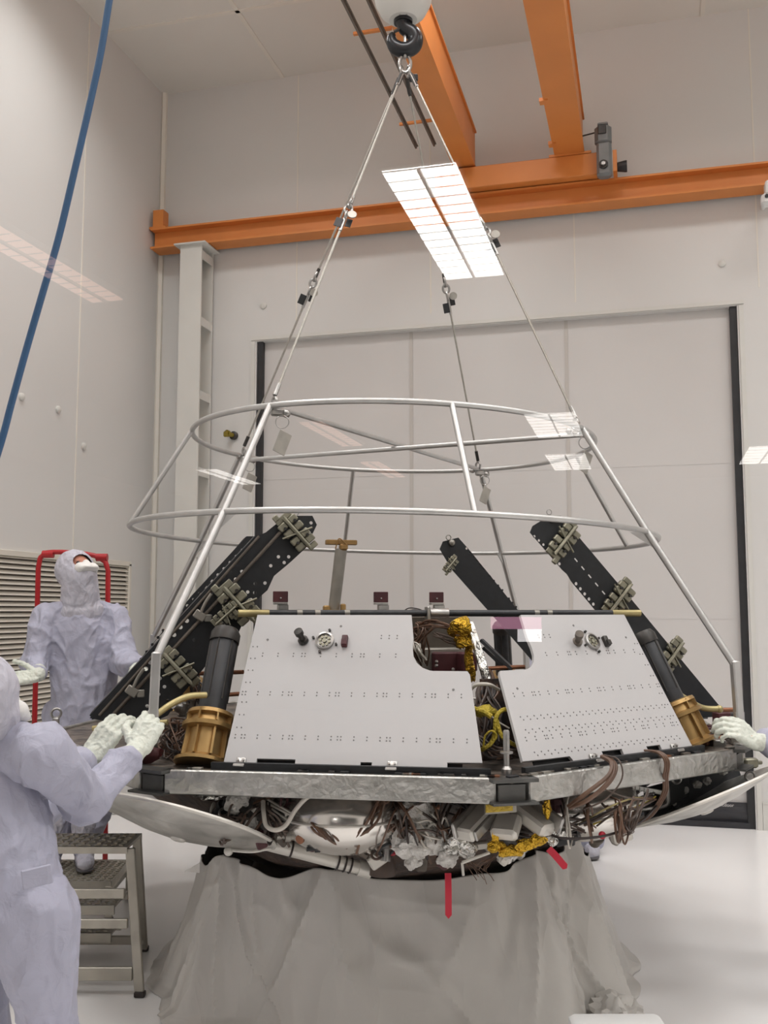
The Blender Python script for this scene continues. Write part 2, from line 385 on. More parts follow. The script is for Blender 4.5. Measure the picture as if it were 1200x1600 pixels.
def text_obj(name, body, size, mtx, m, parent):
    cu = bpy.data.curves.new('txt', 'FONT'); cu.body = body; cu.size = size; cu.extrude = .0008
    o = bpy.data.objects.new('txt', cu); C.objects.link(o); dg = bpy.context.evaluated_depsgraph_get()
    me = bpy.data.meshes.new_from_object(o.evaluated_get(dg)); bpy.data.objects.remove(o)
    me.transform(mtx); me.materials.clear(); me.materials.append(m); return link(name, me, parent)
text_obj('lettering', 'Dynamicdoor', .034, Matrix.Translation((.395, YW + .018, .155)) @ Matrix.Rotation(PI / 2, 4, 'X'), M['text'], hem)
b = MB(); b.box((DX0 - .03, YW - .006, DZ / 2), (.035, .012, DZ)); b.box((DX1 + .03, YW - .006, DZ / 2), (.035, .012, DZ)); b.box(((DX0 + DX1) / 2, YW - .006, DZ + .025), (DX1 - DX0 + .1, .012, .03)); struct('trim_1', b, M['column'])
# window wall of the viewing gallery, pane and gallery shell
WZ0, WZ1, WX0, WX1 = .55, 2.6, -1.6, 1.6
b = MB()
b.box(((XL + WX0) / 2, YF - .06, ROOM_Z / 2), (WX0 - XL, .12, ROOM_Z)); b.box(((XR + WX1) / 2, YF - .06, ROOM_Z / 2), (XR - WX1, .12, ROOM_Z))
b.box((0, YF - .06, WZ0 / 2), (WX1 - WX0, .12, WZ0)); b.box((0, YF - .06, (ROOM_Z + WZ1) / 2), (WX1 - WX0, .12, ROOM_Z - WZ1))
struct('wall_front', b, M['wall'])
b = MB(); b.box((0, YF - .06, (WZ0 + WZ1) / 2), (WX1 - WX0, .01, WZ1 - WZ0)); wn = struct('window_1', b, M['glass'], 'large clear viewing window pane with reflections of gallery lights')
b = MB()
for x in (WX0 + .02, WX1 - .02): b.box((x, YF - .06, (WZ0 + WZ1) / 2), (.04, .05, WZ1 - WZ0))
for z in (WZ0 + .02, WZ1 - .02): b.box((0, YF - .06, z), (WX1 - WX0, .05, .04))
b.build('window_frame', M['steel'], wn)
GZ = 3.64; GY0 = -15.0
for nm, c, s in (('wall_gallery_left', (-8.06, (GY0 + YF) / 2 - .1, GZ / 2), (.12, YF - GY0, GZ)), ('wall_gallery_right', (8.06, (GY0 + YF) / 2 - .1, GZ / 2), (.12, YF - GY0, GZ)),
                 ('wall_gallery_rear', (0, GY0, GZ / 2), (16, .12, GZ)), ('ceiling_gallery', (0, (GY0 + YF) / 2 - .1, GZ + .05), (16, YF - GY0, .1)), ('floor_gallery', (0, (GY0 + YF) / 2 - .1, -.05), (16, YF - GY0, .1))):
    b = MB(); b.box(c, s); struct(nm, b, M['gal'])

# clean-room luminaires on the ceiling
lamp0 = None
for i, (x, y) in enumerate(LAMPS):
    side = ['leftmost', 'second', 'third', 'rightmost'][i % 4]; row = {1.2: 'first', 3.4: 'second', 5.6: 'third'}[y]
    t = thing('ceiling_light', 'white square ceiling luminaire, %s column, %s row from the viewing window' % (side, row), 'light', (x, y, ROOM_Z), 0, 'clean room ceiling luminaires')
    if i == 0:
        hb = MB(); hb.box((0, 0, -.03), (1.3, .66, .06), bev=.01); hm = hb.mesh('housing', M['column'])
        db = MB(); db.box((0, 0, -.064), (1.2, .58, .006)); dm = db.mesh('diffuser', M['lamp'])
    link('housing', hm, t); link('diffuser', dm, t)
    L = bpy.data.lights.new('lamp_glow', 'AREA'); L.shape = 'RECTANGLE'; L.size = 1.2; L.size_y = .58; L.energy = LAMP_W; L.spread = math.radians(140); L.color = (1, 1, 1)
    lo = bpy.data.objects.new('lamp_glow', L); C.objects.link(lo); lo.parent = t; lo.location = (0, 0, -.075)

# gallery luminaires seen as reflections in the pane
YP = YF - .065
def refl_pt(px, py, zc):
    x, v, z = ray(px, py); r = room(x, v, z); t = (zc - CH) / z
    return Vector((r.x * t, 2 * YP - r.y * t, zc))
def gallery_light(pxs, zc, m, label, group, louv=0, sx=None):
    pts = [refl_pt(px, py, zc) for px, py in pxs]
    x0 = min(p.x for p in pts); x1 = max(p.x for p in pts); y0 = min(p.y for p in pts); y1 = max(p.y for p in pts)
    if sx: xm = (x0 + x1) / 2; x0, x1 = xm - sx / 2, xm + sx / 2
    t = thing('gallery_light', label, 'light', ((x0 + x1) / 2, (y0 + y1) / 2, zc), 0, group)
    W = x1 - x0; Lg = y1 - y0
    b = MB(); b.box((0, 0, .025), (W + .04, Lg + .04, .03)); b.build('housing', M['gal'], t)
    b = MB(); b.box((0, 0, .004), (W, Lg, .006)); b.build('diffuser', m, t)
    if louv:
        b = MB(); b.box((0, 0, -.006), (.016, Lg, .014))
        n = louv
        for k in range(n + 1): b.box((0, -Lg / 2 + Lg * k / n, -.001), (W, .004, .004))
        b.build('louvre_grid', M['steel'], t)
    return t
GG = 'gallery ceiling lights reflected in the viewing window'
gallery_light([(612, 268), (710, 258), (700, 437), (777, 430)], GZ - .06, M['galglow'], 'long bright louvred gallery ceiling light reflected near the orange beam', GG, 14, .34)
gallery_light([(304, 735), (345, 735), (390, 757)], GZ - .06, M['galdim'], 'narrow gallery ceiling light reflected over the left side of the tube rings', GG, 10, .3)
gallery_light([(830, 648), (888, 648), (850, 684)], GZ - .06, M['galdim'], 'square gallery ceiling light reflected at the upper ring, right side', GG, 8, .5)
gallery_light([(866, 711), (900, 711), (900, 734)], GZ - .06, M['galdim'], 'small gallery ceiling light reflected just below the upper ring, right side', GG, 8, .5)
gallery_light([(1172, 724), (1200, 724), (1215, 697)], GZ - .06, M['galdim'], 'small gallery ceiling light reflected at the right edge of the view', GG, 6, .5)
gallery_light([(482, 660), (553, 697)], GZ - .06, M['galpink'], 'dim warm gallery ceiling light reflected inside the upper ring', GG, 12, .25)
gallery_light([(575, 722), (622, 746)], GZ - .06, M['galpink'], 'dim warm small gallery ceiling light reflected under the upper ring', GG, 8, .25)
gallery_light([(-40, 345), (160, 472)], GZ - .06, M['galpink'], 'long warm gallery ceiling light reflected on the left wall by the hose', GG, 14, .22)
# a lit screen in the gallery, reflected beside the gap between the white panels
sc = thing('wall_screen', 'pink and white lit screen at the back of the gallery, reflected between the white panels', 'screen', (0, 0, 0))
q = [refl_pt(x_, y_, CH - .02) for x_, y_ in ((0, 0),)] if False else None
def refl_Y(px, py, dist):
    x, v, z = ray(px, py); r = room(x, v, z); t = dist / r.y
    return Vector((r.x * t, 2 * YP - dist, CH + z * t))
a = refl_Y(766, 964, 5.0); c = refl_Y(846, 1003, 5.0); d_ = refl_Y(808, 983, 5.0)
sc.location = ((a.x + c.x) / 2, a.y, c.z)
def scr(name, p, r_, dy, m):
    b = MB(); b.box(((p.x + r_.x) / 2 - sc.location.x, dy, (p.z + r_.z) / 2 - sc.location.z), (abs(r_.x - p.x), .01, abs(p.z - r_.z))); return b.build(name, m, sc)
scr('screen_housing', a, c, -.03, M['black']); scr('pink_area', a, Vector((c.x, 0, d_.z)), -.015, M['scrp']); scr('white_area', d_, c, -.014, M['scrw'])

# ------------------------------------------------------------------ crane
RY = 7.77
rb = thing('runway_beam', 'orange steel runway beam along the back wall on a white column', 'beam', (-1, RY, 4.82))
b = MB(); zb = 4.82; zt = 5.005; x0 = -4.2; x1 = 5.5
b.box(((x0 + x1) / 2 + 1, 0, .008), (x1 - x0, .18, .016)); b.box(((x0 + x1) / 2 + 1, 0, zt - zb - .008), (x1 - x0, .18, .016)); b.box(((x0 + x1) / 2 + 1, 0, (zt - zb) / 2), (x1 - x0, .018, zt - zb - .02))
b.build('i_beam', M['orange'], rb)
b = MB(); b.box((-4.14 + 1, -.02, zt - zb + .09), (.1, .1, .17)); b.box((-4.14 + 1, -.0, zt - zb + .01), (.16, .16, .02)); b.build('end_stop', M['orange'], rb)
b = MB(); b.box((-4.08 + 1, .03, zt - zb + .02), (.06, .06, .01)); b.build('rail_clip', M['steel'], rb)
cl = thing('support_column', 'tall white painted steel column with side battens holding the orange beam', 'column', (-3.785, 7.77, 0))
b = MB(); H_ = 4.80
b.box((0, -.115, H_ / 2), (.205, .016, H_)); b.box((0, .115, H_ / 2), (.205, .016, H_)); b.box((-.02, 0, H_ / 2), (.012, .22, H_)); b.build('post', M['column'], cl)
b = MB(); b.box((0, 0, H_ + .008), (.30, .32, .016), bev=.003); b.build('cap_plate', M['column'], cl)
for z in (4.72, 4.12, 3.47, 2.80, 2.1, 1.4, .7):
    b = MB(); b.box((.09, 0, z), (.012, .22, .075)); b.build('batten', M['column'], cl)
b = MB(); b.box((0, 0, .008), (.34, .34, .016)); b.build('base_plate', M['column'], cl)

br = thing('bridge_crane', 'orange overhead crane bridge with two girders, end carriage and grey drive', 'crane', (-.95, 7.7, 5.02))
O = Vector((-.95, 7.7, 5.02))
b = MB(); b.box((-.9 - O.x, 7.70 - O.y, 5.105 - O.z), (1.38, .2, .18), bev=.006); b.box((-.28 - O.x, 7.6 - O.y, 5.10 - O.z), (.02, .04, .17)); b.build('end_carriage', M['orange'], br)
def girder(xa, xb, zz, hh, nm='girder'):
    b = MB(); yA = 7.72; yB = .7
    b.box(((xa + xb) / 2 - O.x, (yA + yB) / 2 - O.y, zz - O.z + hh / 2), (xb - xa - .03, yA - yB, hh - .02))
    b.box(((xa + xb) / 2 - O.x, (yA + yB) / 2 - O.y, zz - O.z + .008), (xb - xa, yA - yB, .016)); b.box(((xa + xb) / 2 - O.x, (yA + yB) / 2 - O.y, zz - O.z + hh - .008), (xb - xa, yA - yB, .016))
    return b.build(nm, M['orange'], br)
g1 = girder(-1.44, -1.262, 5.21, .34); g2 = girder(-.622, -.388, 5.21, .34)
for x, y in ((-.63, 6.75), (-.63, 7.42)):
    b = MB(); b.box((x - O.x - .004, y - O.y, 5.215 - O.z), (.03, .05, .03)); b.box((x - O.x + .01, y - O.y - .03, 5.21 - O.z), (.06, .012, .02)); b.build('cable_clip', M['orange'], br)
b = MB(); b.box((-.5 - O.x, 7.70 - O.y, 5.205 - O.z), (.33, .2, .02)); b.build('splice_plate', M['orange'], br)
mo = MB(); mx_, my_ = -.24 - O.x, 7.56 - O.y
mo.box((mx_, my_, 5.3 - O.z), (.13, .1, .17), bev=.03); mo.box((mx_ + .005, my_, 5.1 - O.z), (.115, .1, .28), bev=.02); mo.box((mx_, my_, 5.385 - O.z), (.08, .08, .02), bev=.005)
mt = mo.build('drive_motor', M['grey'], br)
b = MB(); b.lathe([(.035, 0), (.035, .012), (.022, .014), (.022, .02)], (mx_, my_ - .05, 5.045 - O.z), (0, -1, 0)); b.build('shaft_cap', M['dsteel'], mt)
b = MB(); b.lathe([(.016, 0), (.016, .02)], (mx_, my_ - .06, 5.045 - O.z), (0, -1, 0), n=6); b.build('hub_bolt', M['steel'], mt)
b = MB(); b.box((mx_ - .005, my_ - .052, 5.33 - O.z), (.065, .012, .075), bev=.006); b.build('terminal_cover', M['dsteel'], mt)
b = MB(); b.box((-.155 - O.x, 7.62 - O.y, 5.09 - O.z), (.03, .13, .17)); b.build('bracket', M['orange'], br)
b = MB(); b.lathe([(.035, 0), (.045, .06), (.045, .075)], (-.14 - O.x, 7.64 - O.y, 5.07 - O.z), (1, 0, 0)); b.build('rubber_buffer', M['black'], br)
b = MB(); b.tube([(-.4 - O.x, 7.58 - O.y, 5.33 - O.z), (-.3 - O.x, 7.57 - O.y, 5.34 - O.z)], .006); b.build('motor_cable', M['dsteel'], br)
pr = thing('power_rail', 'pair of slim dark power rails with orange cross brackets left of the crane girder', 'rail', (-1.6, 6.2, 5.24))
for x in (-1.667, -1.522):
    b = MB(); b.box((x + 1.6, -1.45, 0), (.014, 5.0, .022)); b.box((x + 1.6 + .011, -1.45, .008), (.012, 5.0, .008)); b.build('conductor_bar', M['railgrey'], pr)
for y in (5.69, 6.9, 4.5):
    b = MB(); b.box((.03 - .02, y - 6.2, .022), (.25, .022, .018)); b.build('cross_bracket', M['orange'], pr)

# hook block
apex = at(633, 108, 4.97)
hk = thing('hook_block', 'dark forged crane hook under a pale round bottom block', 'hook', at(630, 60, 4.97))
O = hk.location.copy()
zH = O.z
vx = room(1, 0, 0); vy = room(0, 1, 0)      # image-right and depth directions
def hp(du, dz, dv=0): return Vector((du * vx.x + dv * vy.x, du * vx.y + dv * vy.y, dz))
b = MB(); b.lathe([(.001, .10), (.075, .102), (.12, .14), (.15, .2), (.16, .3), (.15, .33), (.001, .34)], hp(0, 0)); b.build('bottom_block', M['column'], hk)
b = MB(); b.lathe([(.05, .085), (.052, .2), (.03, .21)], hp(0, 0)); b.build('swivel_neck', M['hook'], hk)
pts = [hp(0.0, .15), hp(.0, .09), hp(.012, .055), hp(.05, .03), hp(.066, -.005), hp(.055, -.042), hp(.02, -.064), hp(-.025, -.06), hp(-.056, -.03), hp(-.062, .005), hp(-.052, .025)]
b = MB(); sp = spline(pts, 4); nn = len(sp); rr = [(.042 if i / nn < .12 else .034 + .008 * math.sin(PI * i / nn)) * (1 if i / nn < .72 else max(.25, 1 - (i / nn - .72) * 2.2)) for i in range(nn)]
b.tube(sp, rr, 12); b.build('hook', M['hook'], hk)
b = MB(); b.boxto(hp(-.05, .03, -.01), hp(.012, .062, -.01), .02, .012, bev=.003); b.build('safety_latch', M['dsteel'], hk)
b = MB()
for s_ in (-.018, .018): b.ball(hp(s_, .105, -.052), .007)
b.each('bolt', M['steel'], hk)
b = MB()
for s_ in (-.06, .06): b.rod(hp(s_, .33), hp(s_, 1.6), .008)
b.each('hoist_rope', M['wire'], hk)

# ------------------------------------------------------------------ lifting frame (tube rings)
ZU, ZL, RU, RL, TL = 2.457, 1.977, 1.008, 1.293, -.0253
lf = thing('lifting_frame', 'round aluminium tube lifting frame hanging over the spacecraft platform', 'frame', (LC.x, LC.y, 1.05), LA)
dz0 = 1.05
def fp(ang, R, z):            # ang: local azimuth from the front (deg), 0 = towards the window
    a = math.radians(ang); x = R * math.sin(a); y = -R * math.cos(a)
    u = x * math.cos(math.radians(13.37)) - y * math.sin(math.radians(13.37))
    return Vector((x, y, z - dz0 + TL * u))
def fring(name, R, z, r=.0125):
    b = MB(); n = 96; b.tube([fp(360 * i / n, R, z) for i in range(n)], r, 12, closed=True); return b.build(name, M['alu'], lf)
up_ = fring('upper_ring', RU, ZU, .0130); lo_ = fring('lower_ring', RL, ZL, .0130)
AZ = {'A': -45, 'B': 45, 'C': 135, 'D': 225}
for k, az in AZ.items():
    b = MB(); kn = fp(az, 1.645, 1.415); ft = fp(az, 1.655, 1.17)
    b.tube([fp(az, RU, ZU), fp(az, RL, ZL)], .0145, 12); b.tube([fp(az, RL, ZL), kn], .0155, 12)
    leg = b.build('main_leg', M['alu'], lf)
    b = MB(); b.boxto(kn + Vector((0, 0, .02)), ft, .034, .034, bev=.005); b.boxto(ft + Vector((0, 0, .06)), ft + Vector((0, 0, -.05)), .024, .04, bev=.004); b.build('leg_foot', M['alu'], leg)
    b = MB(); n0 = fp(az, RL, ZL); e = (kn - n0).normalized(); i_ = Vector((-n0.x, -n0.y, 0)).normalized()
    tn = Vector((-n0.y, n0.x, 0)).normalized() * .003
    tri = [n0 + i_ * .005, n0 + i_ * .075 + Vector((0, 0, -.0)), n0 + e * .11]
    b.add([p + tn for p in tri] + [p - tn for p in tri], [(0, 1, 2), (5, 4, 3), (0, 3, 4, 1), (1, 4, 5, 2), (2, 5, 3, 0)]); b.build('gusset', M['alu'], leg)
for az in (0, 90, 180, 270):
    b = MB(); b.tube([fp(az, RU, ZU), fp(az, RL, ZL)], .0125, 12); b.build('ring_post', M['alu'], lf)
for a0, a1, dz_ in ((-45, 135, -.0), (45, 225, -.03)):
    b = MB(); b.tube([fp(a0, RU - .01, ZU + dz_), fp(a1, RU - .01, ZU + dz_)], .0125, 12); b.build('cross_tube', M['alu'], lf)
for az in AZ.values():
    c = fp(az, RU - .03, ZU - .01); b = MB()
    b.ring(c + Vector((0, 0, .03)), .022, .007, (1, .3, 0)); b.box(c + Vector((.02, 0, -.015)), (.07, .03, .03), bev=.006); b.ball(c + Vector((.05, -.01, -.02)), .018); b.ball(c + Vector((-.03, .01, -.0)), .014)
    lug = b.build('lifting_lug', M['steel'], lf)
    b = MB(); q = c + Vector((.03, -.03, -.04)); b.ring(q + Vector((0, 0, -.02)), .028, .0022, (.2, 1, 0), n=16, k=5); b.build('key_ring', M['steel'], lf)
    b = MB(); R_ = Matrix.Translation(q + Vector((0, -.005, -.11))) @ Matrix.Rotation(.35, 4, 'Y') @ Matrix.Rotation(.5, 4, 'Z')
    b.box((0, 0, 0), (.065, .004, .095), R_, bev=.0015); b.build('name_tag', M['tagm'], lf)

# ------------------------------------------------------------------ four-leg sling
sl = thing('wire_sling', 'four leg steel wire sling with shackles between hook and tube frame', 'sling', apex)
LFM = Matrix.Translation((LC.x, LC.y, 1.05)) @ Matrix.Rotation(LA, 4, 'Z')
b = MB(); b.ring((0, 0, .03), .04, .009, vy, sx=.75, sy=1.25, n=24); b.build('master_link', M['steel'], sl)
b = MB(); b.ring((0, 0, .125), .045, .0085, vx, sx=.5, sy=1.35, n=24); b.build('top_link', M['steel'], sl)
for s_ in (-1, 1):
    b = MB(); b.ring(hp(.018 * s_, -.015), .024, .006, vx + vy * .4 * s_, sx=.7, sy=1.3); b.build('sub_link', M['steel'], sl)
b = MB(); b.box(hp(.045, -.05), (.045, .02, .035), bev=.003); b.build('capacity_tag', M['black'], sl)
def turnbuckle(p, d, par):
    x, y, dd = frame(d, vy); R_ = Matrix((x, y, dd)).transposed().to_4x4(); R_.translation = p
    b = MB(); b.ring((0, 0, .055), .02, .006, (1, 0, 0), M=R_, sy=1.2, sx=1.2); b.ring((0, 0, .015), .018, .0065, (0, 1, 0), M=R_, sy=1.3); b.ball((0, 0, .035), .014, 10, R_); b.ring((0, 0, -.028), .018, .006, (1, 0, 0), M=R_, sy=1.3)
    b.lathe([(.009, -.13), (.009, -.045)], M=R_, n=8); s = b.build('shackle', M['steel'], par)
    b = MB(); b.lathe([(.001, -.003), (.022, -.003), (.022, .003), (.001, .003)], M=R_ @ Matrix.Translation((.03, -.02, -.03)) @ Matrix.Rotation(PI / 2, 4, 'X'), n=16); b.build('round_tag', M['tagm'], s)
    b = MB(); b.box((-.02, -.01, -.09), (.034, .004, .055), R_, bev=.001); b.box((.024, .01, -.06), (.028, .004, .05), R_, bev=.001); b.each('black_tag', M['black'], s)
lens = {'A': .60, 'D': .68, 'C': .63, 'B': .56}
for k, az in AZ.items():
    top = hp({'A': -.018, 'D': -.03, 'C': .01, 'B': .03}[k], -.04, {'A': -.02, 'D': .02, 'C': .02, 'B': -.02}[k])
    end = (LFM @ (fp(az, RU - .03, ZU + .05))) - apex
    f = {'A': .48, 'D': .55, 'C': .53, 'B': .5}[k]
    mid = top.lerp(end, f); d = (end - top).normalized()
    b = MB(); b.rod(top, mid - d * .04, .0058, 6); b.rod(mid + d * .06, end, .0058, 6)
    wr = b.build('wire_rope', M['wire'], sl)
    b = MB(); b.rod(top, top + d * .09, .010, 8); b.rod(mid - d * .1, mid - d * .05, .009, 8); b.rod(end - d * .06, end, .010, 8); b.each('ferrule', M['dsteel'] if k in 'CD' else M['steel'], wr)
    turnbuckle(mid, -d, wr)
    b = MB(); b.boxto(top + d * .0, top + d * .08 * 1.0, .016, .02); b.build('thimble', M['dsteel'], wr)

# ------------------------------------------------------------------ spacecraft lander
ld = thing('spacecraft_lander', 'octagonal metal spacecraft landing platform with white panels and black ramps', 'spacecraft', (LC.x, LC.y, 0), LA)
RD = 1.68; ZD = 1.05; BH = .085
def dv(k, R=RD): a = math.radians(k * 45); return Vector((R * math.sin(a), -R * math.cos(a), 0))
b = MB(); P = [dv(k, RD - .03) for k in range(8)]
b.add([(p.x, p.y, ZD - .012) for p in P] + [(p.x, p.y, ZD - .03) for p in P], [tuple(range(8)), tuple(range(15, 7, -1))] + [(k, (k + 1) % 8, 8 + (k + 1) % 8, 8 + k) for k in range(8)])
b.build('deck_plate', M['deck'], ld)
for k in range(8):
    p, q = dv(k), dv(k + 1); e = (q - p).normalized(); n_ = Vector((e.y, -e.x, 0)) * -1
    c0 = p + e * .065; c1 = q - e * .065; inn = -((p + q) / 2).normalized()
    zc = ZD - BH / 2
    b = MB(); off = inn * .012
    b.boxto((c0 + off) + Vector((0, 0, zc)), (c1 + off) + Vector((0, 0, zc)), .024, BH, (0, 0, 1), bev=.004)
    # which axis is which: boxto x = up x d (horizontal), y = vertical
    b.build('edge_beam', M['beam'], ld)
    b = MB(); b.boxto(p * .965 - e * .07 * 0 + Vector((0, 0, ZD - .02)), p * .965 + Vector((0, 0, ZD - BH)), .10, .06, p, bev=.004)
    b.box(p * .985 + Vector((0, 0, ZD - .006)), (.16, .07, .012), rot=math.atan2(p.y, p.x) + PI / 2); b.box(p * .985 + Vector((0, 0, ZD - BH + .004)), (.16, .07, .008), rot=math.atan2(p.y, p.x) + PI / 2)
    b.build('corner_block', M['cutout_shade'], ld)
# corner post in front with a silver pin
b = MB(); c = dv(0, 1.60); b.lathe([(.018, 0), (.018, .02), (.010, .03), (.010, .07), (.022, .072), (.022, .078), (.011, .08), (.011, .145), (.008, .15)], (c.x, c.y, ZD)); b.build('guide_pin', M['steel'], ld)

# white radiator panels on the two front faces
RBp, RTp = 1.48, 1.17; ZB_, ZT_ = 1.06, 1.585
def face_frame(s):
    nh = Vector((s * math.sin(PI / 8), -math.cos(PI / 8), 0)); th = Vector((s * math.cos(PI / 8), math.sin(PI / 8), 0))  # outward tangent from the front vertex
    A = nh * RBp + Vector((0, 0, ZB_)); B = nh * RTp + Vector((0, 0, ZT_)); w_ = (B - A).normalized(); return nh, th, A, w_
SLEN = math.hypot(RBp - RTp, ZT_ - ZB_)
for s in (-1, 1):
    nh, th, A, w_ = face_frame(s); n3 = th.cross(w_) if s > 0 else w_.cross(th)
    L = SLEN; k = L / (ZT_ - ZB_)
    arc = [(-.262 - .0, L * .79)] + [(-.37 + .105 * math.cos(t), .385 + .105 * 1.0 * math.sin(t) - .0) for t in [0, -.4, -.8, -1.2, -PI / 2]]
    h = lambda z: (z - ZB_) * k
    arc = [(-.262, h(1.50))] + [(-.345 + .083 * math.cos(t), h(1.46) + .09 * math.sin(t)) for t in (0, -.35, -.7, -1.05, -1.4, -PI / 2)]
    out = [(.39, .0), (.36, L), (-.248, L)] + arc + [(-.468, h(1.46) - .09), (-.475, h(1.365)), (-.532, .028), (-.44, .028), (-.44, .008), (-.325, .008), (-.318, .0), (-.30, -.012),
           (-.155, -.012), (-.155, .028), (-.115, .028), (-.115, -.012), (.07, -.004), (.235, -.004), (.235, .028), (.14, .028), (.14, -.004)]
    out = [(.385, -.004), (.358, L), (-.248, L)] + arc + [(-.468, h(1.46) - .09), (-.478, h(1.37)), (-.530, .028), (-.41, .026), (-.41, .004), (-.29, .004), (-.262, -.028), (-.148, -.028), (-.148, .02), (-.108, .02), (-.108, -.026), (.125, -.016), (.125, .024), (.265, .024), (.265, -.010)]
    if s > 0: out = [(.385, -.004), (.358, L), (-.248, L)] + arc + [(-.468, h(1.46) - .09), (-.478, h(1.37)), (-.530, .028), (-.41, .026), (-.30, .026), (-.275, -.022), (-.13, -.026), (-.13, .030), (-.02, .030), (-.02, -.024), (.12, -.02), (.12, .028), (.20, .028), (.20, -.016)]
    vs, fs = plate_mesh(out, [], .012)
    R_ = Matrix((th, w_, n3)).transposed().to_4x4(); R_.translation = A
    b = MB(); b.add(vs, fs, R_)
    b.cm = 1
    def dot(t_, h_, r=.0028): b.lathe([(r, .0055), (r, .0072)], M=R_ @ Matrix.Translation((t_, h_, 0)), n=6)
    for row, gap in ((.10, .047), (.27, .047), (.43, .06)):
        t_ = -.49 + .15 * row; j = 0
        while t_ < .36:
            if not (row > .4 and t_ < -.22):
                for dd in (0, .012):
                    dot(t_, row + dd)
                    if j % 4 == 2: dot(t_ + .012, row + dd)
            t_ += gap if j % 4 != 2 else gap * .75; j += 1
    for hh in [.14, .19, .24, .32, .37, .42, .47]: dot(.345 - .02 * hh, hh); dot(.362 - .02 * hh, hh)
    for tt in (-.2, -.17, -.14) : dot(tt, .52, .0028); dot(tt, .508)
    for tt, hh in ((-.42, .30), (.30, .50), (.02, .56)): dot(tt, hh, .005)
    if s > 0:
        for row in (.14, .19, .055):
            for j in range(24): dot(-.46 + j * .034, row); dot(-.46 + j * .034 + .01, row - .012)
    pn = b.build('radiator_panel', [M['white_rad'], M['rivet']], ld)
    # service port: ring, connector face, knob and switch block
    cx, cy = (.075, h(1.485)) if s < 0 else (.08, h(1.475))
    pt = lambda x, y, z=0: R_ @ Vector((x, y, z)); sn = n3
    b = MB(); b.lathe([(.036, 0), (.036, .012), (.029, .014), (.029, .004), (.001, .004)], pt(cx, cy, .006), sn, n=28)
    rp = b.build('service_port', M['steel'], pn)
    b = MB()
    for q in range(8): a_ = q * PI / 4 + .2; b.lathe([(.006, 0), (.006, .006)], pt(cx + .018 * math.cos(a_), cy + .018 * math.sin(a_), .010), sn, n=8)
    b.lathe([(.009, 0), (.009, .008)], pt(cx, cy, .010), sn, n=8); b.build('connector_pins', M['olive'], rp)
    b = MB()
    for q in range(4): a_ = q * PI / 2 + .3; b.lathe([(.005, 0), (.005, .01)], pt(cx + .048 * math.cos(a_), cy + .048 * math.sin(a_), .006), sn, n=8)
    b.each('screw', M['dsteel'], rp)
    sd = 1 if s < 0 else -1
    b = MB(); b.lathe([(.020, 0), (.020, .012), (.012, .014), (.012, .04), (.017, .042), (.017, .06), (.001, .062)], pt(cx + .082 * (1 if s < 0 else -1), cy, .006), (sn + th * (.25 if s < 0 else -.6) + Vector((0, 0, .3))).normalized(), n=16); b.build('knob', M['dsteel'] if s < 0 else M['box'], pn)
    b = MB(); b.box((cx - .078 * sd, cy - .002, .014), (.022, .046, .018), R_, bev=.002); b.box((cx - .078 * sd, cy - .012, .026), (.02, .02, .01), R_); b.build('switch_block', M['maroon'] if s < 0 else M['dsteel'], pn)
    # black base strip and foot brackets
    b = MB(); b.boxto(nh * 1.505 + th * -.56 + Vector((0, 0, ZD + .008)), nh * 1.505 + th * .42 + Vector((0, 0, ZD + .008)), .02, .03); b.build('base_strip', M['carbon'], ld)
    b = MB(); b.box((-.06, .16, -.02), (.80, .33, .006), R_); b.build('panel_backing', M['carbon'], ld)
    for tt in ((.32, -.22) if s < 0 else (.27, -.19)):
        b = MB(); b.box((tt, .008, .012), (.034, .03, .008), R_, bev=.002); b.box((tt, -.012, .024), (.04, .012, .026), R_, bev=.002)
        for q in (-.01, .01): b.lathe([(.004, 0), (.004, .006)], pt(tt + q, .012, .016), sn, n=6)
        b.build('foot_bracket', M['steel'], pn)

# cross pipe above the panels with banded sleeves and gold end joints
PY = -.80; PZ = 1.594
pL = lpl(372, 963, (0, PY, 0), (0, 1, 0)); pR = lpl(1000, 963, (0, PY, 0), (0, 1, 0))
b = MB(); b.rod((pL.x + .12, PY, PZ), (pR.x - .13, PY, PZ), .0145, 14); pipe = b.build('cross_pipe', M['carbon2'], ld)
for px_ in (468, 496, 542, 838, 858):
    x = lpl(px_, 963, (0, PY, 0), (0, 1, 0)).x; b = MB(); b.rod((x - .011, PY, PZ), (x + .011, PY, PZ), .0155, 14); b.build('sleeve_band', M['boxl'], pipe)
for x0_, x1_ in ((pL.x, pL.x + .125), (pR.x - .135, pR.x)):
    b = MB(); b.rod((x0_, PY, PZ), (x1_, PY, PZ), .0155, 14); b.build('pipe_end', M['chromate'], pipe)
x = lpl(684, 963, (0, PY, 0), (0, 1, 0)).x
b = MB(); b.rod((x - .035, PY, PZ), (x + .045, PY, PZ), .021, 16); b.box((x - .045, PY, PZ), (.014, .05, .055), bev=.003); b.build('pipe_clamp', M['steel'], pipe)
for px_ in (438, 595, 682):
    x = lpl(px_, 955, (0, PY + .05, 0), (0, 1, 0)).x; b = MB(); b.box((x + .01, PY + .05, PZ + .022), (.045, .03, .03), bev=.003); b.box((x, PY + .05, PZ + .04), (.055, .04, .008)); bk = b.build('flag_bracket', M['steel'], ld)
    b = MB(); b.box((x, PY + .05, PZ + .068), (.062, .012, .045), bev=.002); b.build('flag_block', M['maroon'], bk)
    b = MB(); b.ball((x, PY + .042, PZ + .062), .004, 8); b.build('flag_screw', M['steel'], bk)

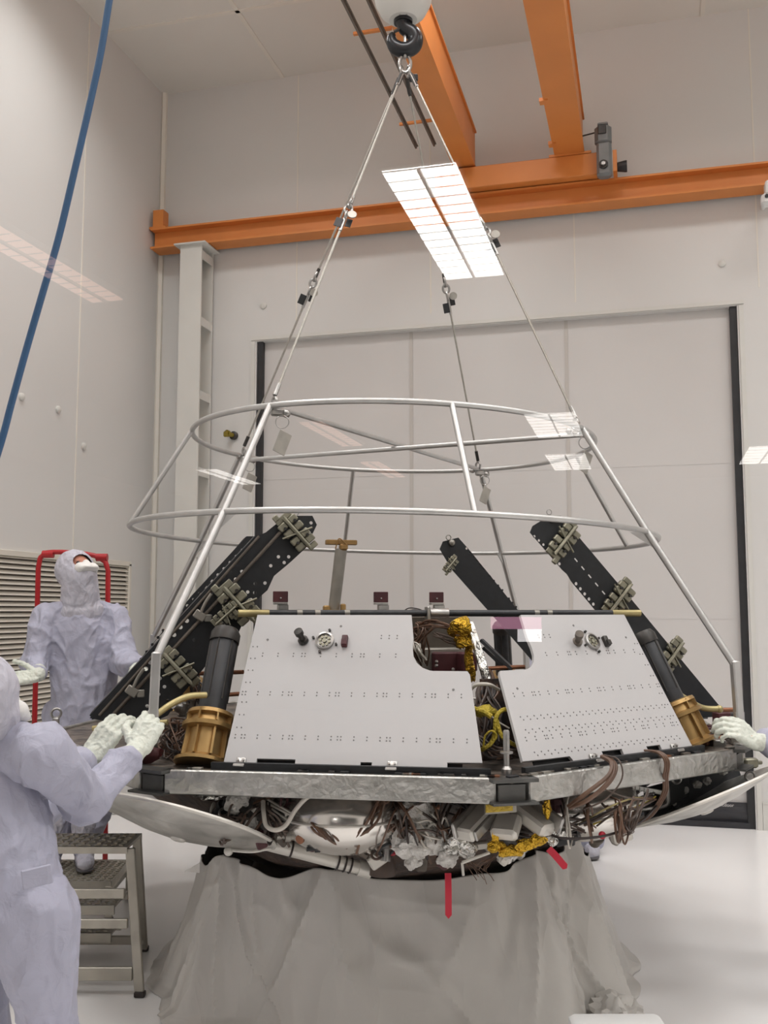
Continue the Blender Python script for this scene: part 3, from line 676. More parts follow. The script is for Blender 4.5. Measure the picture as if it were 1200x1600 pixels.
# ---------------- folded ramps
def ramp_track(px_pts, Yp, holes_px, slots_px, lab, sx):
    web = [lpl(px, py, (0, Yp, 0), (0, 1, 0)) for px, py in px_pts]
    out = [(p.x, p.z) for p in web]
    hs = []
    for px, py, r in holes_px:
        p = lpl(px, py, (0, Yp, 0), (0, 1, 0)); hs.append(circ((p.x, p.z), r, 9))
    for px, py, a_ in slots_px:
        p = lpl(px, py, (0, Yp, 0), (0, 1, 0)); ca, sa = math.cos(a_), math.sin(a_)
        hs.append([(p.x + ca * dx - sa * dy, p.z + sa * dx + ca * dy) for dx, dy in ((-.011, -.004), (.011, -.004), (.011, .004), (-.011, .004))])
    vs, fs = plate_mesh(out, hs, .006)
    R_ = Matrix(((1, 0, 0, 0), (0, 0, -1, Yp), (0, 1, 0, 0), (0, 0, 0, 1)))
    b = MB(); b.add(vs, fs, R_)
    return b, out, R_
def along(p0, p1, n, jit=0): return [(p0[0] + (p1[0] - p0[0]) * i / (n - 1), p0[1] + (p1[1] - p0[1]) * i / (n - 1)) for i in range(n)]
def hinge(c, ang, sc=1.0, par=None, dep=-.02):      # olive clamp assembly lying on a web, c local, ang in XZ plane
    R_ = Matrix.Translation(c) @ Matrix.Rotation(-ang + PI / 2, 4, 'Y') @ Matrix.Scale(sc, 4)
    b = MB()
    for dx in (-.032, .032):
        for dz_ in (-.062, -.018, .03, .068): b.box((dx, -.012, dz_), (.046, .028, .036), R_, bev=.005)
    b.box((0, -.022, 0), (.018, .03, .19), R_, bev=.003); b.box((0, -.004, -.095), (.09, .014, .03), R_, bev=.003); b.box((-.02, -.004, .105), (.05, .02, .03), R_, bev=.004); b.box((.03, -.01, -.118), (.03, .02, .03), R_, bev=.004)
    o = b.build('hinge_clamp', M['olive'], par)
    b = MB(); b.rod(R_ @ Vector((-.075, -.03, .035)), R_ @ Vector((.075, -.03, -.02)), .005 * sc); b.rod(R_ @ Vector((0, -.04, -.1)), R_ @ Vector((0, -.04, .1)), .006 * sc)
    b.each('hinge_rod', M['olive'], o)
    b = MB()
    for dx in (-.032, .032):
        for dz_ in (-.05, .045): b.lathe([(.008, 0), (.008, .012)], (dx, -.028, dz_), (0, -1, 0), n=6, M=R_)
    b.each('hinge_bolt', M['dsteel'], o)
    return o
# right near track
wb, out, R_ = ramp_track([(828, 832), (832, 822), (858, 806), (876, 806), (985, 935), (1123, 1102), (1118, 1120), (1085, 1122), (1060, 1105), (985, 1020), (933, 957), (893, 909), (886, 897), (878, 890), (868, 878)], -.66,
    [(x, y, .0065) for x, y in along((835, 838), (849, 851), 3)] + [(x, y, .0075) for x, y in ((868, 873), (874, 881))] + [(x, y, .008) for x, y in along((900, 912), (927, 944), 5)],
    [(x, y, -.85) for x, y in along((900, 875), (943, 926), 5)] + [(x, y, -.85) for x, y in along((1028, 1030), (1028, 1030), 2)[:1]], 'right', 1)
rt = thing('tmp', 'x', 'x'); bpy.data.objects.remove(rt)
def depth_track(name, wb, out, R_, Yp, W):   # channel: front web, rear web, closing skin along the upper edge
    rm = wb.build(name, M['carbon'], ld)
    return rm
tr1 = depth_track('ramp_track', wb, out, R_, -.66, .16)
def channel(tr, pa, pb, Yp, W, flip=1):      # closing skin between webs along the upper edge
    a_ = lpl(*pa, (0, Yp, 0), (0, 1, 0)); b_ = lpl(*pb, (0, Yp, 0), (0, 1, 0)); b = MB()
    d = (b_ - a_); nrm = Vector((-d.z, 0, d.x)).normalized()
    M_ = [a_, b_, b_ + Vector((0, W, 0)), a_ + Vector((0, W, 0))]
    t_ = nrm * .004
    b.add([p for p in M_] + [p - t_ * 2 for p in M_], [(0, 1, 2, 3), (7, 6, 5, 4), (0, 4, 5, 1), (1, 5, 6, 2), (2, 6, 7, 3), (3, 7, 4, 0)]); b.build('tread_skin', M['carbon'], tr)
channel(tr1, (878, 808), (1121, 1100), -.655, .15)
hinge(lpl(880, 845, (0, -.67, 0), (0, 1, 0)), .87 + .0, .85, tr1); hinge(lpl(966, 935, (0, -.67, 0), (0, 1, 0)), .87, .85, tr1); hinge(lpl(1048, 1025, (0, -.67, 0), (0, 1, 0)), .87, .8, tr1)
b = MB(); q = lpl(858, 800, (0, -.64, 0), (0, 1, 0)); b.ring(q, .012, .002, (0, 1, 0)); b.tube([q + Vector((0, 0, -.012)), q + Vector((.02, 0, -.03))], .003); b.build('pull_ring', M['steel'], tr1)
b = MB(); q = lpl(862, 812, (0, -.665, 0), (0, 1, 0)); b.ball(q, .016, 10); b.box(q + Vector((.02, 0, -.004)), (.05, .02, .02), bev=.004); b.build('end_latch', M['dsteel'], tr1)
# right far track
wb, out, R_ = ramp_track([(687, 858), (692, 846), (716, 840), (732, 858), (840, 992), (838, 1040), (812, 1010), (768, 960), (706, 890), (697, 875)], .58,
    [(x, y, .0072) for x, y in along((729, 857), (755, 889), 6)] + [(x, y, .006) for x, y in along((795, 935), (812, 955), 4)] + [(x, y, .006) for x, y in along((765, 900), (785, 922), 4)], [], 'far', 1)
tr2 = depth_track('ramp_track', wb, out, R_, .58, .16)
channel(tr2, (734, 860), (842, 994), .585, .15)
b = MB(); q = lpl(706, 848, (0, .57, 0), (0, 1, 0)); b.ball(q, .02, 10); b.ring(q + Vector((-.02, 0, .03)), .014, .003, (0, 1, 0)); b.build('end_latch', M['boxl'], tr2)
hinge(lpl(704, 882, (0, .56, 0), (0, 1, 0)), .87, .5, tr2)
# left near track
holes = [(x, y, .009) for x, y in ((368, 883), (359, 894), (349, 904), (340, 915), (330, 927), (292, 970), (282, 980), (272, 992), (235, 1035), (228, 1045))]
holes += [(x, y, .0075) for x, y in ((451, 870), (444, 879), (414, 911), (399, 912), (398, 926), (387, 925), (392, 937), (435, 870), (423, 884), (483, 832), (486, 817), (378, 893), (368, 905), (303, 1000), (257, 1073), (248, 1085), (262, 1095), (240, 1098), (230, 1103), (250, 1060))]
wb, out, R_ = ramp_track([(165, 1127), (140, 1122), (400, 838), (415, 832), (440, 812), (462, 806), (488, 806), (495, 820), (478, 856), (452, 880), (428, 900), (418, 922), (392, 945), (372, 990), (330, 1030), (285, 1085), (262, 1118), (235, 1130)], -.66, holes, [], 'left', -1)
tr3 = depth_track('ramp_track', wb, out, R_, -.66, .16)
channel(tr3, (402, 838), (142, 1120), -.655, .15)
b = MB(); a_ = lpl(438, 832, (0, -.68, 0), (0, 1, 0)); c_ = lpl(172, 1122, (0, -.68, 0), (0, 1, 0)); b.rod(a_, c_, .0075, 8); b.rod(lpl(405, 838, (0, -.67, 0), (0, 1, 0)), lpl(155, 1118, (0, -.67, 0), (0, 1, 0)), .006, 8); b.each('torsion_rod', M['box'], tr3)
for px_, py_, s_ in ((462, 832, .85), (372, 944, .95), (277, 1044, .85)): hinge(lpl(px_, py_, (0, -.68, 0), (0, 1, 0)), -.83, s_, tr3)
hinge(lpl(352, 962, (0, -.72, 0), (0, 1, 0)), -.83 + PI / 2, .55, tr3)
for px_, py_ in ((312, 962), (206, 1080)):
    q = lpl(px_, py_, (0, -.69, 0), (0, 1, 0)); b = MB(); b.box(q, (.05, .02, .035), rot=Matrix.Rotation(.6, 4, 'Y'), bev=.004); b.box(q + Vector((.035, 0, -.01)), (.03, .014, .03), bev=.003); b.tube(spline([q, q + Vector((.02, -.01, .05)), q + Vector((.045, -.01, .09))]), .007); b.build('release_lever', M['boxl'], tr3)
b = MB(); q = lpl(470, 797, (0, -.64, 0), (0, 1, 0)); b.tube([q, q + Vector((-.02, 0, -.03)), q + Vector((.0, 0, -.03))], .0025); b.build('pull_ring', M['steel'], tr3)
# left far track: its perforated lower flange shows beyond the near one
wb, out, R_ = ramp_track([(120, 1168), (116, 1158), (300, 930), (385, 838), (398, 838), (406, 850), (300, 965), (138, 1160)], .55,
    [(x, y, .0085) for x, y in along((388, 850), (255, 985), 15)] + [(x, y, .0085) for x, y in along((247, 996), (150, 1120), 12)], [], 'leftfar', -1)
tr4 = depth_track('ramp_track', wb, out, R_, .55, .16)
channel(tr4, (386, 840), (118, 1160), .555, .15)

# black canisters leaning inwards on gold sockets, mirrored at the four corners
cb = lat(316, 1178, 3.70); ct = lat(354, 990, 3.92)
for sx, sy in ((-1, 1), (1, 1), (-1, -1), (1, -1)):
    B_ = Vector((cb.x * (1 if sx < 0 else -1), cb.y * sy, ZD - .005)); T_ = Vector((ct.x * (1 if sx < 0 else -1), ct.y * sy, 1.53)); ax = (T_ - B_).normalized(); Lc = (T_ - B_).length
    if sx > 0 and sy > 0:
        B_ = lat(1083, 1150, 4.2); B_.z = ZD - .005; T_ = lat(1000, 992, 4.3); T_.z = 1.51; ax = (T_ - B_).normalized(); Lc = (T_ - B_).length
    can_r = .052
    b = MB(); b.lathe([(can_r * .98, .13), (can_r * 1.02, .2), (can_r, .24), (can_r, Lc - .05), (can_r * .9, Lc - .04)], B_, ax, n=28)
    cn = b.build('strut_canister', M['carbon2'], ld)
    b = MB(); b.lathe([(can_r * 1.12, Lc - .055), (can_r * 1.12, Lc - .02), (can_r * .9, Lc)], B_, ax, n=28); b.build('end_collar', M['dsteel'], cn)
    b = MB()
    for q in range(6):
        x_, y_, d_ = frame(ax, (0, 1, 0)); o_ = (x_ * math.cos(q * PI / 3) + y_ * math.sin(q * PI / 3)) * can_r; b.rod(B_ + ax * .24 + o_, B_ + ax * (Lc - .05) + o_, .004, 6)
    b.each('clamp_wire', M['dsteel'], cn)
    b = MB(); b.lathe([(.105, 0), (.105, .012), (.085, .015), (.07, .03), (.066, .125), (.098, .13), (.10, .145), (.078, .15), (.072, .175), (.09, .18), (.085, .195), (.05, .2)], B_ - ax * .005, ax, n=28)
    for q in range(8):
        x_, y_, d_ = frame(ax, (0, 1, 0)); o_ = (x_ * math.cos(q * PI / 4 + .2) + y_ * math.sin(q * PI / 4 + .2)); b.boxto(B_ + o_ * .076 + ax * .02, B_ + o_ * .072 + ax * .13, .008, .02, o_); b.boxto(B_ + o_ * .08 + ax * .145, B_ + o_ * .078 + ax * .185, .006, .02, o_)
    b.build('gold_socket', M['brass'], cn)
# curved chromate tubes from canister sockets to the frame feet
b = MB(); b.tube(spline([lat(322, 1086, 3.72), lat(295, 1088, 3.68), lat(268, 1100, 3.64), lat(243, 1118, 3.6)]), .012, 10); b.build('restraint_tube', M['chromate'], ld)
b = MB(); b.rod(lat(145, 1138, 3.75), lat(262, 1128, 3.72), .010, 10); b.build('restraint_tube', M['chromate'], ld)
b = MB(); b.tube(spline([lat(1045, 1074, 4.3), lat(1072, 1092, 4.3), lat(1098, 1106, 4.32), lat(1125, 1108, 4.33)]), .013, 10); b.ball(lat(1124, 1108, 4.33), .017); b.build('restraint_tube', M['chromate'], ld)
b = MB(); b.rod(lat(1125, 1109, 4.36), lat(1153, 1109, 4.36), .010, 10); b.build('tube_stub', M['copper'], ld)
b = MB(); b.rod(lat(295, 1053, 4.3), lat(380, 1050, 4.2), .009, 8); b.rod(lat(350, 1086, 4.2), lat(375, 1084, 4.2), .009, 8); b.build('copper_pipe', M['copper'], ld)
# mast behind the pipe with a bronze bar on top
mb_ = lat(521, 958, 5.9); mtp = lat(533, 858, 5.9)
b = MB(); b.rod(mb_, mtp, .034, 14, r2=.036); b.rod((mb_.x, mb_.y, ZD), mb_, .03, 10); ms = b.build('sensor_mast', M['boxl'], ld)
b = MB(); b.box(mtp + Vector((0, 0, .04)), (.19, .04, .03), bev=.004); b.box(mtp + Vector((.01, -.02, .01)), (.05, .05, .04), bev=.01); b.tube(spline([mtp + Vector((-.04, -.03, .0)), mtp + Vector((-.02, -.04, .06)), mtp + Vector((.03, -.04, .02))]), .004); b.build('mast_bar', M['wood'], ms)
b = MB(); b.box(mb_ + Vector((0, -.02, .0)), (.11, .08, .04), bev=.01); b.box(mb_ + Vector((-.05, -.04, .02)), (.04, .04, .05), bev=.006); b.box(mb_ + Vector((.05, -.04, .025)), (.03, .04, .06), bev=.006); b.build('mast_base', M['brass'], ms)

# ---------------- equipment seen between the panels and on the deck
def eq(px, py, d, sz, m, nm, rot=0, bev=.006):
    c = lat(px, py, d); b = MB(); b.box(c, sz, rot=rot, bev=bev); return b.build(nm, m, ld)
xg = lpl(736, 1000, (0, -.6, 0), (0, 1, 0)).x
b = MB(); b.box(((xg - .62) / 2, -.25, 1.30), (xg + .62, .7, .5), bev=.01); b.build('equipment_bay', M['box'], ld)
b = MB(); b.box((xg - .36, -.66, 1.50), (.62, .03, .16), bev=.004); b.build('upper_bay_cover', M['box'], ld)
e1 = eq(697, 1035, 4.25, (.13, .1, .09), M['maroon'], 'electronics_box'); eq(728, 1034, 4.2, (.07, .1, .08), M['maroon'], 'electronics_box')
eq(672, 1030, 4.3, (.3, .14, .1), M['boxl'], 'electronics_tray')
for px_, py_, r_ in ((682, 1034, .008), (682, 1040, .008), (726, 1033, .008), (708, 1046, .008)):
    b = MB(); b.ball(lat(px_, py_, 4.16), r_, 8); b.build('connector', M['steel'], ld)
b = MB(); b.boxto(lat(733, 972, 4.0), lat(757, 1048, 3.86), .035, .02, bev=.004); b.boxto(lat(757, 1048, 3.86), lat(764, 1075, 3.84), .03, .02); b.build('polished_strut', M['silver'], ld)
b = MB(); b.boxto(lat(752, 1000, 3.95), lat(800, 1045, 3.9), .03, .012); b.boxto(lat(755, 1012, 3.95), lat(795, 1050, 3.9), .012, .012); b.each('black_link', M['carbon2'], ld)
b = MB(); b.tube(spline([lat(752, 1045, 3.9), lat(790, 1043, 3.9), lat(820, 1042, 3.9)]), .008); b.build('copper_pipe', M['copper'], ld)
b = MB(); b.box(lat(782, 1130, 3.85), (.17, .02, .34), rot=.2); b.build('dark_bulkhead', M['dark'], ld)
def blob_foil(name, px, py, d, sz, m, seed, par=ld, n=18):
    c = lat(px, py, d); b = MB(); b.ball((0, 0, 0), 1, n)
    vs = []
    for v in b.v:
        v = Vector(v); k = 1 + .45 * noise.noise(v * 1.6 + Vector((seed, 0, 0))) + .22 * noise.noise(v * 4.5 + Vector((0, seed, 0)))
        vs.append((c.x + v.x * sz[0] * k, c.y + v.y * sz[1] * k, c.z + v.z * sz[2] * k))
    b.v = vs; o = b.build(name, m, par); return o
for i, (px_, py_, sz) in enumerate(((722, 978, (.045, .04, .035)), (724, 1002, (.04, .035, .028)), (733, 1030, (.018, .02, .065)), (738, 1052, (.014, .02, .04)), (712, 985, (.03, .03, .03)))):
    blob_foil('gold_foil_wrap', px_, py_, 3.95 + .02 * i, sz, M['gold'], i * 3.1)
blob_foil('yellow_foil_wrap', 757, 1112, 3.62, (.045, .03, .022), M['cableg'], 11.0)
def wires(name, paths, r, m, par=ld, n=5, seg=6):
    b = MB()
    for P in paths: b.tube(spline(P, seg), r * random.uniform(.8, 1.25), n)
    return b.build(name, m, par)
def rp(px, py, d, j=4, jd=.03): return lat(px + random.uniform(-j, j), py + random.uniform(-j, j), d + random.uniform(-jd, jd))
# yellow sleeved harness in the gap
b = MB()
b.tube(spline([lat(739, 1107, 3.6), lat(755, 1112, 3.58), lat(768, 1120, 3.57)]), .010, 8)
b.tube(spline([lat(796, 1108, 3.6), lat(784, 1110, 3.58), lat(775, 1122, 3.57), lat(773, 1145, 3.57), lat(768, 1160, 3.57), lat(756, 1170, 3.57), lat(748, 1172, 3.6)]), .008, 8)
b.tube(spline([lat(776, 1125, 3.57), lat(783, 1148, 3.56), lat(797, 1160, 3.56), lat(812, 1167, 3.58)]), .008, 8)
b.tube(spline([lat(755, 1168, 3.56), lat(758, 1150, 3.56), lat(768, 1142, 3.56), lat(776, 1150, 3.56), lat(766, 1166, 3.56)]), .004, 6)
b.build('yellow_harness', M['cableg'], ld)
b = MB(); b.tube(spline([lat(733, 1080, 3.7), lat(745, 1070, 3.68), lat(765, 1070, 3.68), lat(780, 1078, 3.7)]), .007, 8); b.tube([lat(762, 1115, 3.6), lat(782, 1130, 3.58), lat(796, 1138, 3.58)], .003, 6); b.build('white_hose', M['cablew'], ld)
for k, (m, nm) in enumerate((('cable', 'brown_harness'), ('cabler', 'copper_harness'), ('cabled', 'dark_harness'))):
    wires(nm, [[rp(762, 1052, 3.9, 8), rp(760 + random.uniform(-14, 14), 1085, 3.8, 4), rp(762 + random.uniform(-20, 22), 1120, 3.75, 5), rp(770 + random.uniform(-20, 20), 1160, 3.7, 6)] for _ in range(9)], .0045, M[m])
    wires(nm, [[rp(745, 1150, 3.7, 6), rp(770, 1175, 3.6, 10), rp(805, 1178, 3.6, 8)] for _ in range(4)], .005, M[m])
wires('copper_harness', [[rp(650, 978, 4.1, 6), rp(665 + random.uniform(-12, 12), 985, 4.05, 6), rp(655 + random.uniform(-8, 10), 1010, 4.05, 8), rp(662, 1035, 4.1, 6)] for _ in range(16)], .0035, M['cabler'])
wires('copper_harness', [[rp(645, 990, 4.1, 8), rp(670, 975, 4.05, 6), rp(700, 980, 4.05, 5), rp(718, 990, 4.0, 6)] for _ in range(10)], .0035, M['cabler'])
wires('brown_harness', [[rp(650, 1000, 4.05, 8), rp(655, 1015, 4.0, 8), rp(662, 1032, 4.05, 5)] for _ in range(8)], .003, M['cablew'])
wires('brown_harness', [[rp(680, 992, 4.0, 4), rp(700, 1000, 4.0, 6), rp(725, 1008, 3.98, 6)] for _ in range(7)], .004, M['cable'])
wires('pipe_lead', [[(lat(630, 955, 4.18)), lat(640, 950, 4.18), lat(655, 952, 4.18), lat(668, 958, 4.18)], [lat(632, 958, 4.18), lat(645, 953, 4.18), lat(660, 955, 4.18)]], .003, M['cabled'])
# clutter on the left and right ends of the deck
random.seed(11)
for i in range(26):
    px_ = random.uniform(225, 345); py_ = random.uniform(1100, 1185); d = .55 * FPX / (py_ - 956) if py_ > 1150 else random.uniform(3.9, 4.5)
    d = min(max(d, 3.75), 4.6); z_ = random.uniform(.02, .07); c = lat(px_, py_, d); c.z = min(max(c.z, ZD), 1.35)
    eqm = random.choice(['maroon', 'box', 'boxl', 'dsteel', 'steel', 'dark'])
    b = MB()
    if random.random() < .5: b.box(c, (random.uniform(.03, .09), random.uniform(.03, .06), random.uniform(.02, .06)), rot=random.uniform(0, 3), bev=.004)
    else: b.lathe([(.02, -.02), (.022, .0), (.014, .01), (.014, .03)], c, (random.uniform(-1, 1), random.uniform(-1, 0), random.uniform(0, 1)), n=12)
    b.build('deck_fitting', M[eqm], ld)
eq(300, 1108, 4.2, (.12, .04, .06), M['boxl'], 'label_plate_box')
blob_foil('red_connector_bag', 225, 1178, 3.72, (.06, .03, .03), M['maroon'], 4.0)
for m, nm, c_ in (('cabler', 'copper_harness', 14), ('cabled', 'dark_harness', 10), ('cable', 'brown_harness', 12)):
    wires(nm, [[rp(255 + random.uniform(-20, 40), 1130, 4.05, 8, .15), rp(280, 1145, 3.95, 22, .1), rp(265, 1165, 3.85, 20, .1), rp(290, 1180, 3.8, 20, .05)] for _ in range(c_)], .0035, M[m])
    wires(nm, [[rp(300, 1060, 4.2, 8, .1), rp(308, 1080, 4.15, 10, .1), rp(300, 1100, 4.15, 10, .1)] for _ in range(6)], .003, M[m])
for i in range(22):
    px_ = random.uniform(1092, 1150); py_ = random.uniform(1118, 1162); c = lat(px_, py_, min(max(.55 * FPX / (py_ - 956), 4.25), 4.9)); c.z = max(c.z, ZD)
    b = MB(); b.box(c, (random.uniform(.03, .09), random.uniform(.03, .06), random.uniform(.015, .05)), rot=random.uniform(0, 3), bev=.004); b.build('deck_fitting', M[random.choice(['maroon', 'box', 'boxl', 'dsteel', 'steel', 'copper'])], ld)
b = MB(); c = lat(1128, 1135, 4.5); b.box(c, (.07, .05, .13), bev=.006); b.box(c + Vector((-.03, -.03, -.04)), (.03, .03, .03)); b.build('hinge_block', M['maroon'], ld)
# deck rim clutter strip in front of the panels
for i in range(38):
    t_ = random.uniform(-.65, .62); s = random.choice((-1, 1)); nh = Vector((s * math.sin(PI / 8), -math.cos(PI / 8), 0)); th = Vector((s * math.cos(PI / 8), math.sin(PI / 8), 0)); c = nh * 1.522 + th * t_
    b = MB(); b.box((c.x, c.y, ZD + .002), (random.uniform(.015, .05), .02, .008), rot=math.atan2(nh.y, nh.x) + PI / 2, bev=.001); b.build('rim_fitting', M[random.choice(['dsteel', 'boxl', 'copper', 'box', 'carbon'])], ld)
# bracket plate with ring bolt on the far left deck corner
lv = Vector((-1.62, .06, ZD))
b = MB(); c = loc(atz(87, 1140, ZD)); b.box((c.x + .0, c.y, ZD + .025), (.03, .035, .06), bev=.004); b.ring((c.x, c.y, ZD + .075), .022, .006, vy); b.build('ring_bolt', M['steel'], ld)
c = loc(atz(1158, 1178, ZD - .04)); 
q = lat(1172, 1192, 4.25); b = MB(); b.box(q, (.06, .04, .04), bev=.006); b.box(q + Vector((.03, 0, .0)), (.05, .02, .015), bev=.003); b.build('corner_lug', M['olive'], ld)
q = lat(1172, 1213, 4.25); b = MB(); b.ring(q, .020, .005, loc(LC + vy) , n=18); b.build('ring_bolt', M['steel'], ld)

# ---------------- underside
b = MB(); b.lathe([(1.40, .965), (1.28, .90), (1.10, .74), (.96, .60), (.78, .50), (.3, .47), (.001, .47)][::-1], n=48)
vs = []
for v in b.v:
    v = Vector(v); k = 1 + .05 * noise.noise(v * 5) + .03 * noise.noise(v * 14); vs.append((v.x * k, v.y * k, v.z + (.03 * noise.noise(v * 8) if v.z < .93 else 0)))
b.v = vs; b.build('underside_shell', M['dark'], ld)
for az in (-22.5, 22.5, 157.5, 202.5):
    a = math.radians(az); c = Vector((1.22 * math.sin(a), -1.22 * math.cos(a), .855)); b = MB(); b.ball(c, .24, 32, sz=(1, 1, .60))
    tk = b.build('propellant_tank', M['tank'], ld); b = MB(); b.ring(c, .242, .005, (0, 0, 1), n=40, k=6); b.build('tank_band', M['strut'], tk)
# landing legs: shallow dish pads with struts on the four diagonals
for az in (-45, 45, 135, 225):
    a = math.radians(az); rd = Vector((math.sin(a), -math.cos(a), 0)); tl_ = math.radians(25)
    c = rd * 1.49 + Vector((0, 0, .83)); nrm = (Vector((0, 0, 1)) * math.cos(tl_) - rd * math.sin(tl_)).normalized()
    b = MB(); R_ = .345
    prof = [(.001, -.056), (.06, -.054), (.16, -.041), (.26, -.019), (R_, .0), (R_ + .006, .004), (R_, .010), (.25, -.010), (.15, -.031), (.06, -.042), (.001, -.044)]
    b.lathe(prof, c, nrm, n=48, up=(0, 0, 1)); pd = b.build('foot_pad', M['pad'], ld)
    b = MB(); b.ring(c + nrm * .004, R_ + .002, .008, nrm, n=48, k=6); b.build('pad_rim', M['strut'], pd)
    b = MB(); p0 = c - nrm * .052; b.lathe([(.03, 0), (.026, -.010), (.015, -.013)], p0, nrm, n=16); b.build('pad_joint', M['strut'], pd)
sa = lat(378, 1306, 3.78); sb = lat(560, 1356, 3.86)
b = MB(); b.rod(sa, sb, .030, 16, r2=.024); b.rod(sb, sb + (sb - sa).normalized() * .05, .03, 12); lg = b.build('landing_strut', M['strut'], ld)
b = MB(); b.tube(spline([lat(360, 1328, 3.75), lat(395, 1330, 3.75), lat(425, 1324, 3.78)]), .007); b.ball(lat(357, 1330, 3.75), .018, 10); b.build('strut_pipe', M['strut'], lg)
b = MB()
for t_ in (.42, .82, .88, .93): x_, y_, d_ = frame(sb - sa); b.ring(sa.lerp(sb, t_), .031 - .004 * t_, .004, d_, n=16, k=5)
b.each('strut_band', M['cabled'], lg)
b = MB(); b.rod(lat(468, 1262, 3.75), lat(548, 1322, 3.62), .024, 12, r2=.018); b.rod(lat(540, 1312, 3.63), lat(560, 1328, 3.6), .013, 10); b.build('damper_strut', M['boxl'], ld)
b = MB(); b.ball(lat(523, 1283, 3.6), .018, 10); b.build('red_cap', M['red'], ld)
# right hand: open truss and long struts behind the pad
b = MB(); b.boxto(lat(962, 1224, 3.95), lat(1032, 1238, 4.05), .03, .02, bev=.003)
for t_ in range(9): b.boxto(lat(965 + t_ * 7, 1223 + t_ * 1.4, 3.93), lat(965 + t_ * 7, 1230 + t_ * 1.5, 3.93), .004, .004)
b.build('slotted_bracket', M['steel'], ld)
b = MB(); b.tube(spline([lat(1040, 1215, 4.05), lat(1043, 1240, 4.05), lat(1040, 1258, 4.05), lat(1010, 1264, 4.05), lat(985, 1268, 4.0)]), .010, 8); b.build('steel_pipe', M['steel'], ld)
b = MB(); b.box(lat(1060, 1225, 4.35), (.34, .03, .14), rot=.75, bev=.01); b.box(lat(1035, 1248, 4.4), (.3, .03, .13), rot=.6, bev=.01); b.build('black_side_frame', M['carbon'], ld)
b = MB(); b.boxto(lat(1045, 1246, 4.42), lat(1152, 1198, 4.5), .02, .12, (0, 0, 1), bev=.003); b.build('black_side_frame', M['carbon'], ld)
for px_, py_ in ((1105, 1220), (1070, 1235), (1130, 1205), (1052, 1252), (1090, 1226)):
    blob_foil('white_tape_patch', px_, py_, 4.38, (.02, .01, .016), M['mli'], px_)
b = MB(); q = lat(1057, 1217, 4.1); b.ring(q, .018, .005, loc(LC + vy), n=16); b.rod(q + Vector((-.05, 0, 0)), q + Vector((-.015, 0, 0)), .006); b.build('eye_bolt', M['steel'], ld)
# square tubes converging at the middle, yellow label plate
b = MB(); b.boxto(lat(764, 1262, 3.62), lat(722, 1306, 3.50), .085, .05, bev=.008); b.build('box_strut', M['strut'], ld)
b = MB(); b.boxto(lat(808, 1262, 3.62), lat(858, 1300, 3.52), .075, .05, bev=.01); b.build('box_strut', M['strut'], ld)
b = MB(); b.boxto(lat(796, 1276, 3.58), lat(786, 1308, 3.50), .095, .05, bev=.012); b.build('box_strut', M['strut'], ld)
b = MB(); b.boxto(lat(746, 1262, 3.62), lat(708, 1300, 3.5), .014, .06, bev=.004); b.boxto(lat(784, 1262, 3.60), lat(742, 1308, 3.48), .012, .04, bev=.004); b.boxto(lat(830, 1256, 3.62), lat(878, 1292, 3.52), .014, .06, bev=.004); b.each('strut_edge', M['steel'], ld)
b = MB(); b.box(lat(782, 1256, 3.42), (.118, .012, .062), rot=.12, bev=.002); yb = b.build('label_bracket', M['boxl'], ld)
b = MB(); b.box(lat(780, 1262, 3.405), (.10, .006, .026), rot=.12); b.build('yellow_label', M['yellow'], yb)
def tape(nm, px0, py0, px1, py1, d, w_=.020, arrow=True):
    a_ = lat(px0, py0, d); c_ = lat(px1, py1, d - .02); dd = (c_ - a_); L_ = dd.length; dn = dd.normalized(); side = (LMI.to_3x3() @ vx); side = (side - dn * side.dot(dn)).normalized(); nn = dn.cross(side)
    b = MB(); pts = [(-w_ / 2, 0), (w_ / 2, 0), (w_ / 2, L_ - w_ * .8), (0, L_), (-w_ / 2, L_ - w_ * .8)]; k = 12; vs = []; fs = []
    for i in range(k + 1):
        t = i / k; hw = w_ / 2 if t < .93 else w_ / 2 * (1 - t) / .07 + .0005; cv = .006 * math.sin(t * 5)
        for s_, o_ in ((-1, 0), (1, 0), (1, .0016), (-1, .0016)): vs.append(a_ + dn * L_ * t + side * hw * s_ + nn * (cv + o_))
    for i in range(k):
        for j in range(4): q_ = (j + 1) % 4; fs.append((i * 4 + j, i * 4 + q_, i * 4 + 4 + q_, i * 4 + 4 + j))
    fs += [(3, 2, 1, 0), tuple(k * 4 + j for j in range(4))]; b.add(vs, fs); return b.build(nm, M['red'], ld)
tape('red_ribbon', 700, 1364, 701, 1436, 3.5, .0225); tape('red_ribbon', 857, 1326, 886, 1357, 3.45, .024)
b = MB(); b.ball(lat(941, 1305, 3.6), .014, 10); b.build('red_cap', M['red'], ld); b = MB(); b.ball(lat(612, 1331, 3.7), .018, 10, sz=(1.4, 1, .8)); b.build('red_cap', M['red'], ld)
# yellow foil under the struts
for i, (px_, py_, sz) in enumerate(((775, 1322, (.035, .02, .02)), (797, 1330, (.05, .022, .018)), (822, 1320, (.04, .022, .02)), (840, 1312, (.03, .02, .018)), (774, 1308, (.012, .015, .03)), (855, 1262, (.014, .015, .035)))):
    blob_foil('gold_foil_wrap', px_, py_, 3.52, sz, M['gold'], i * 2.3 + 1)
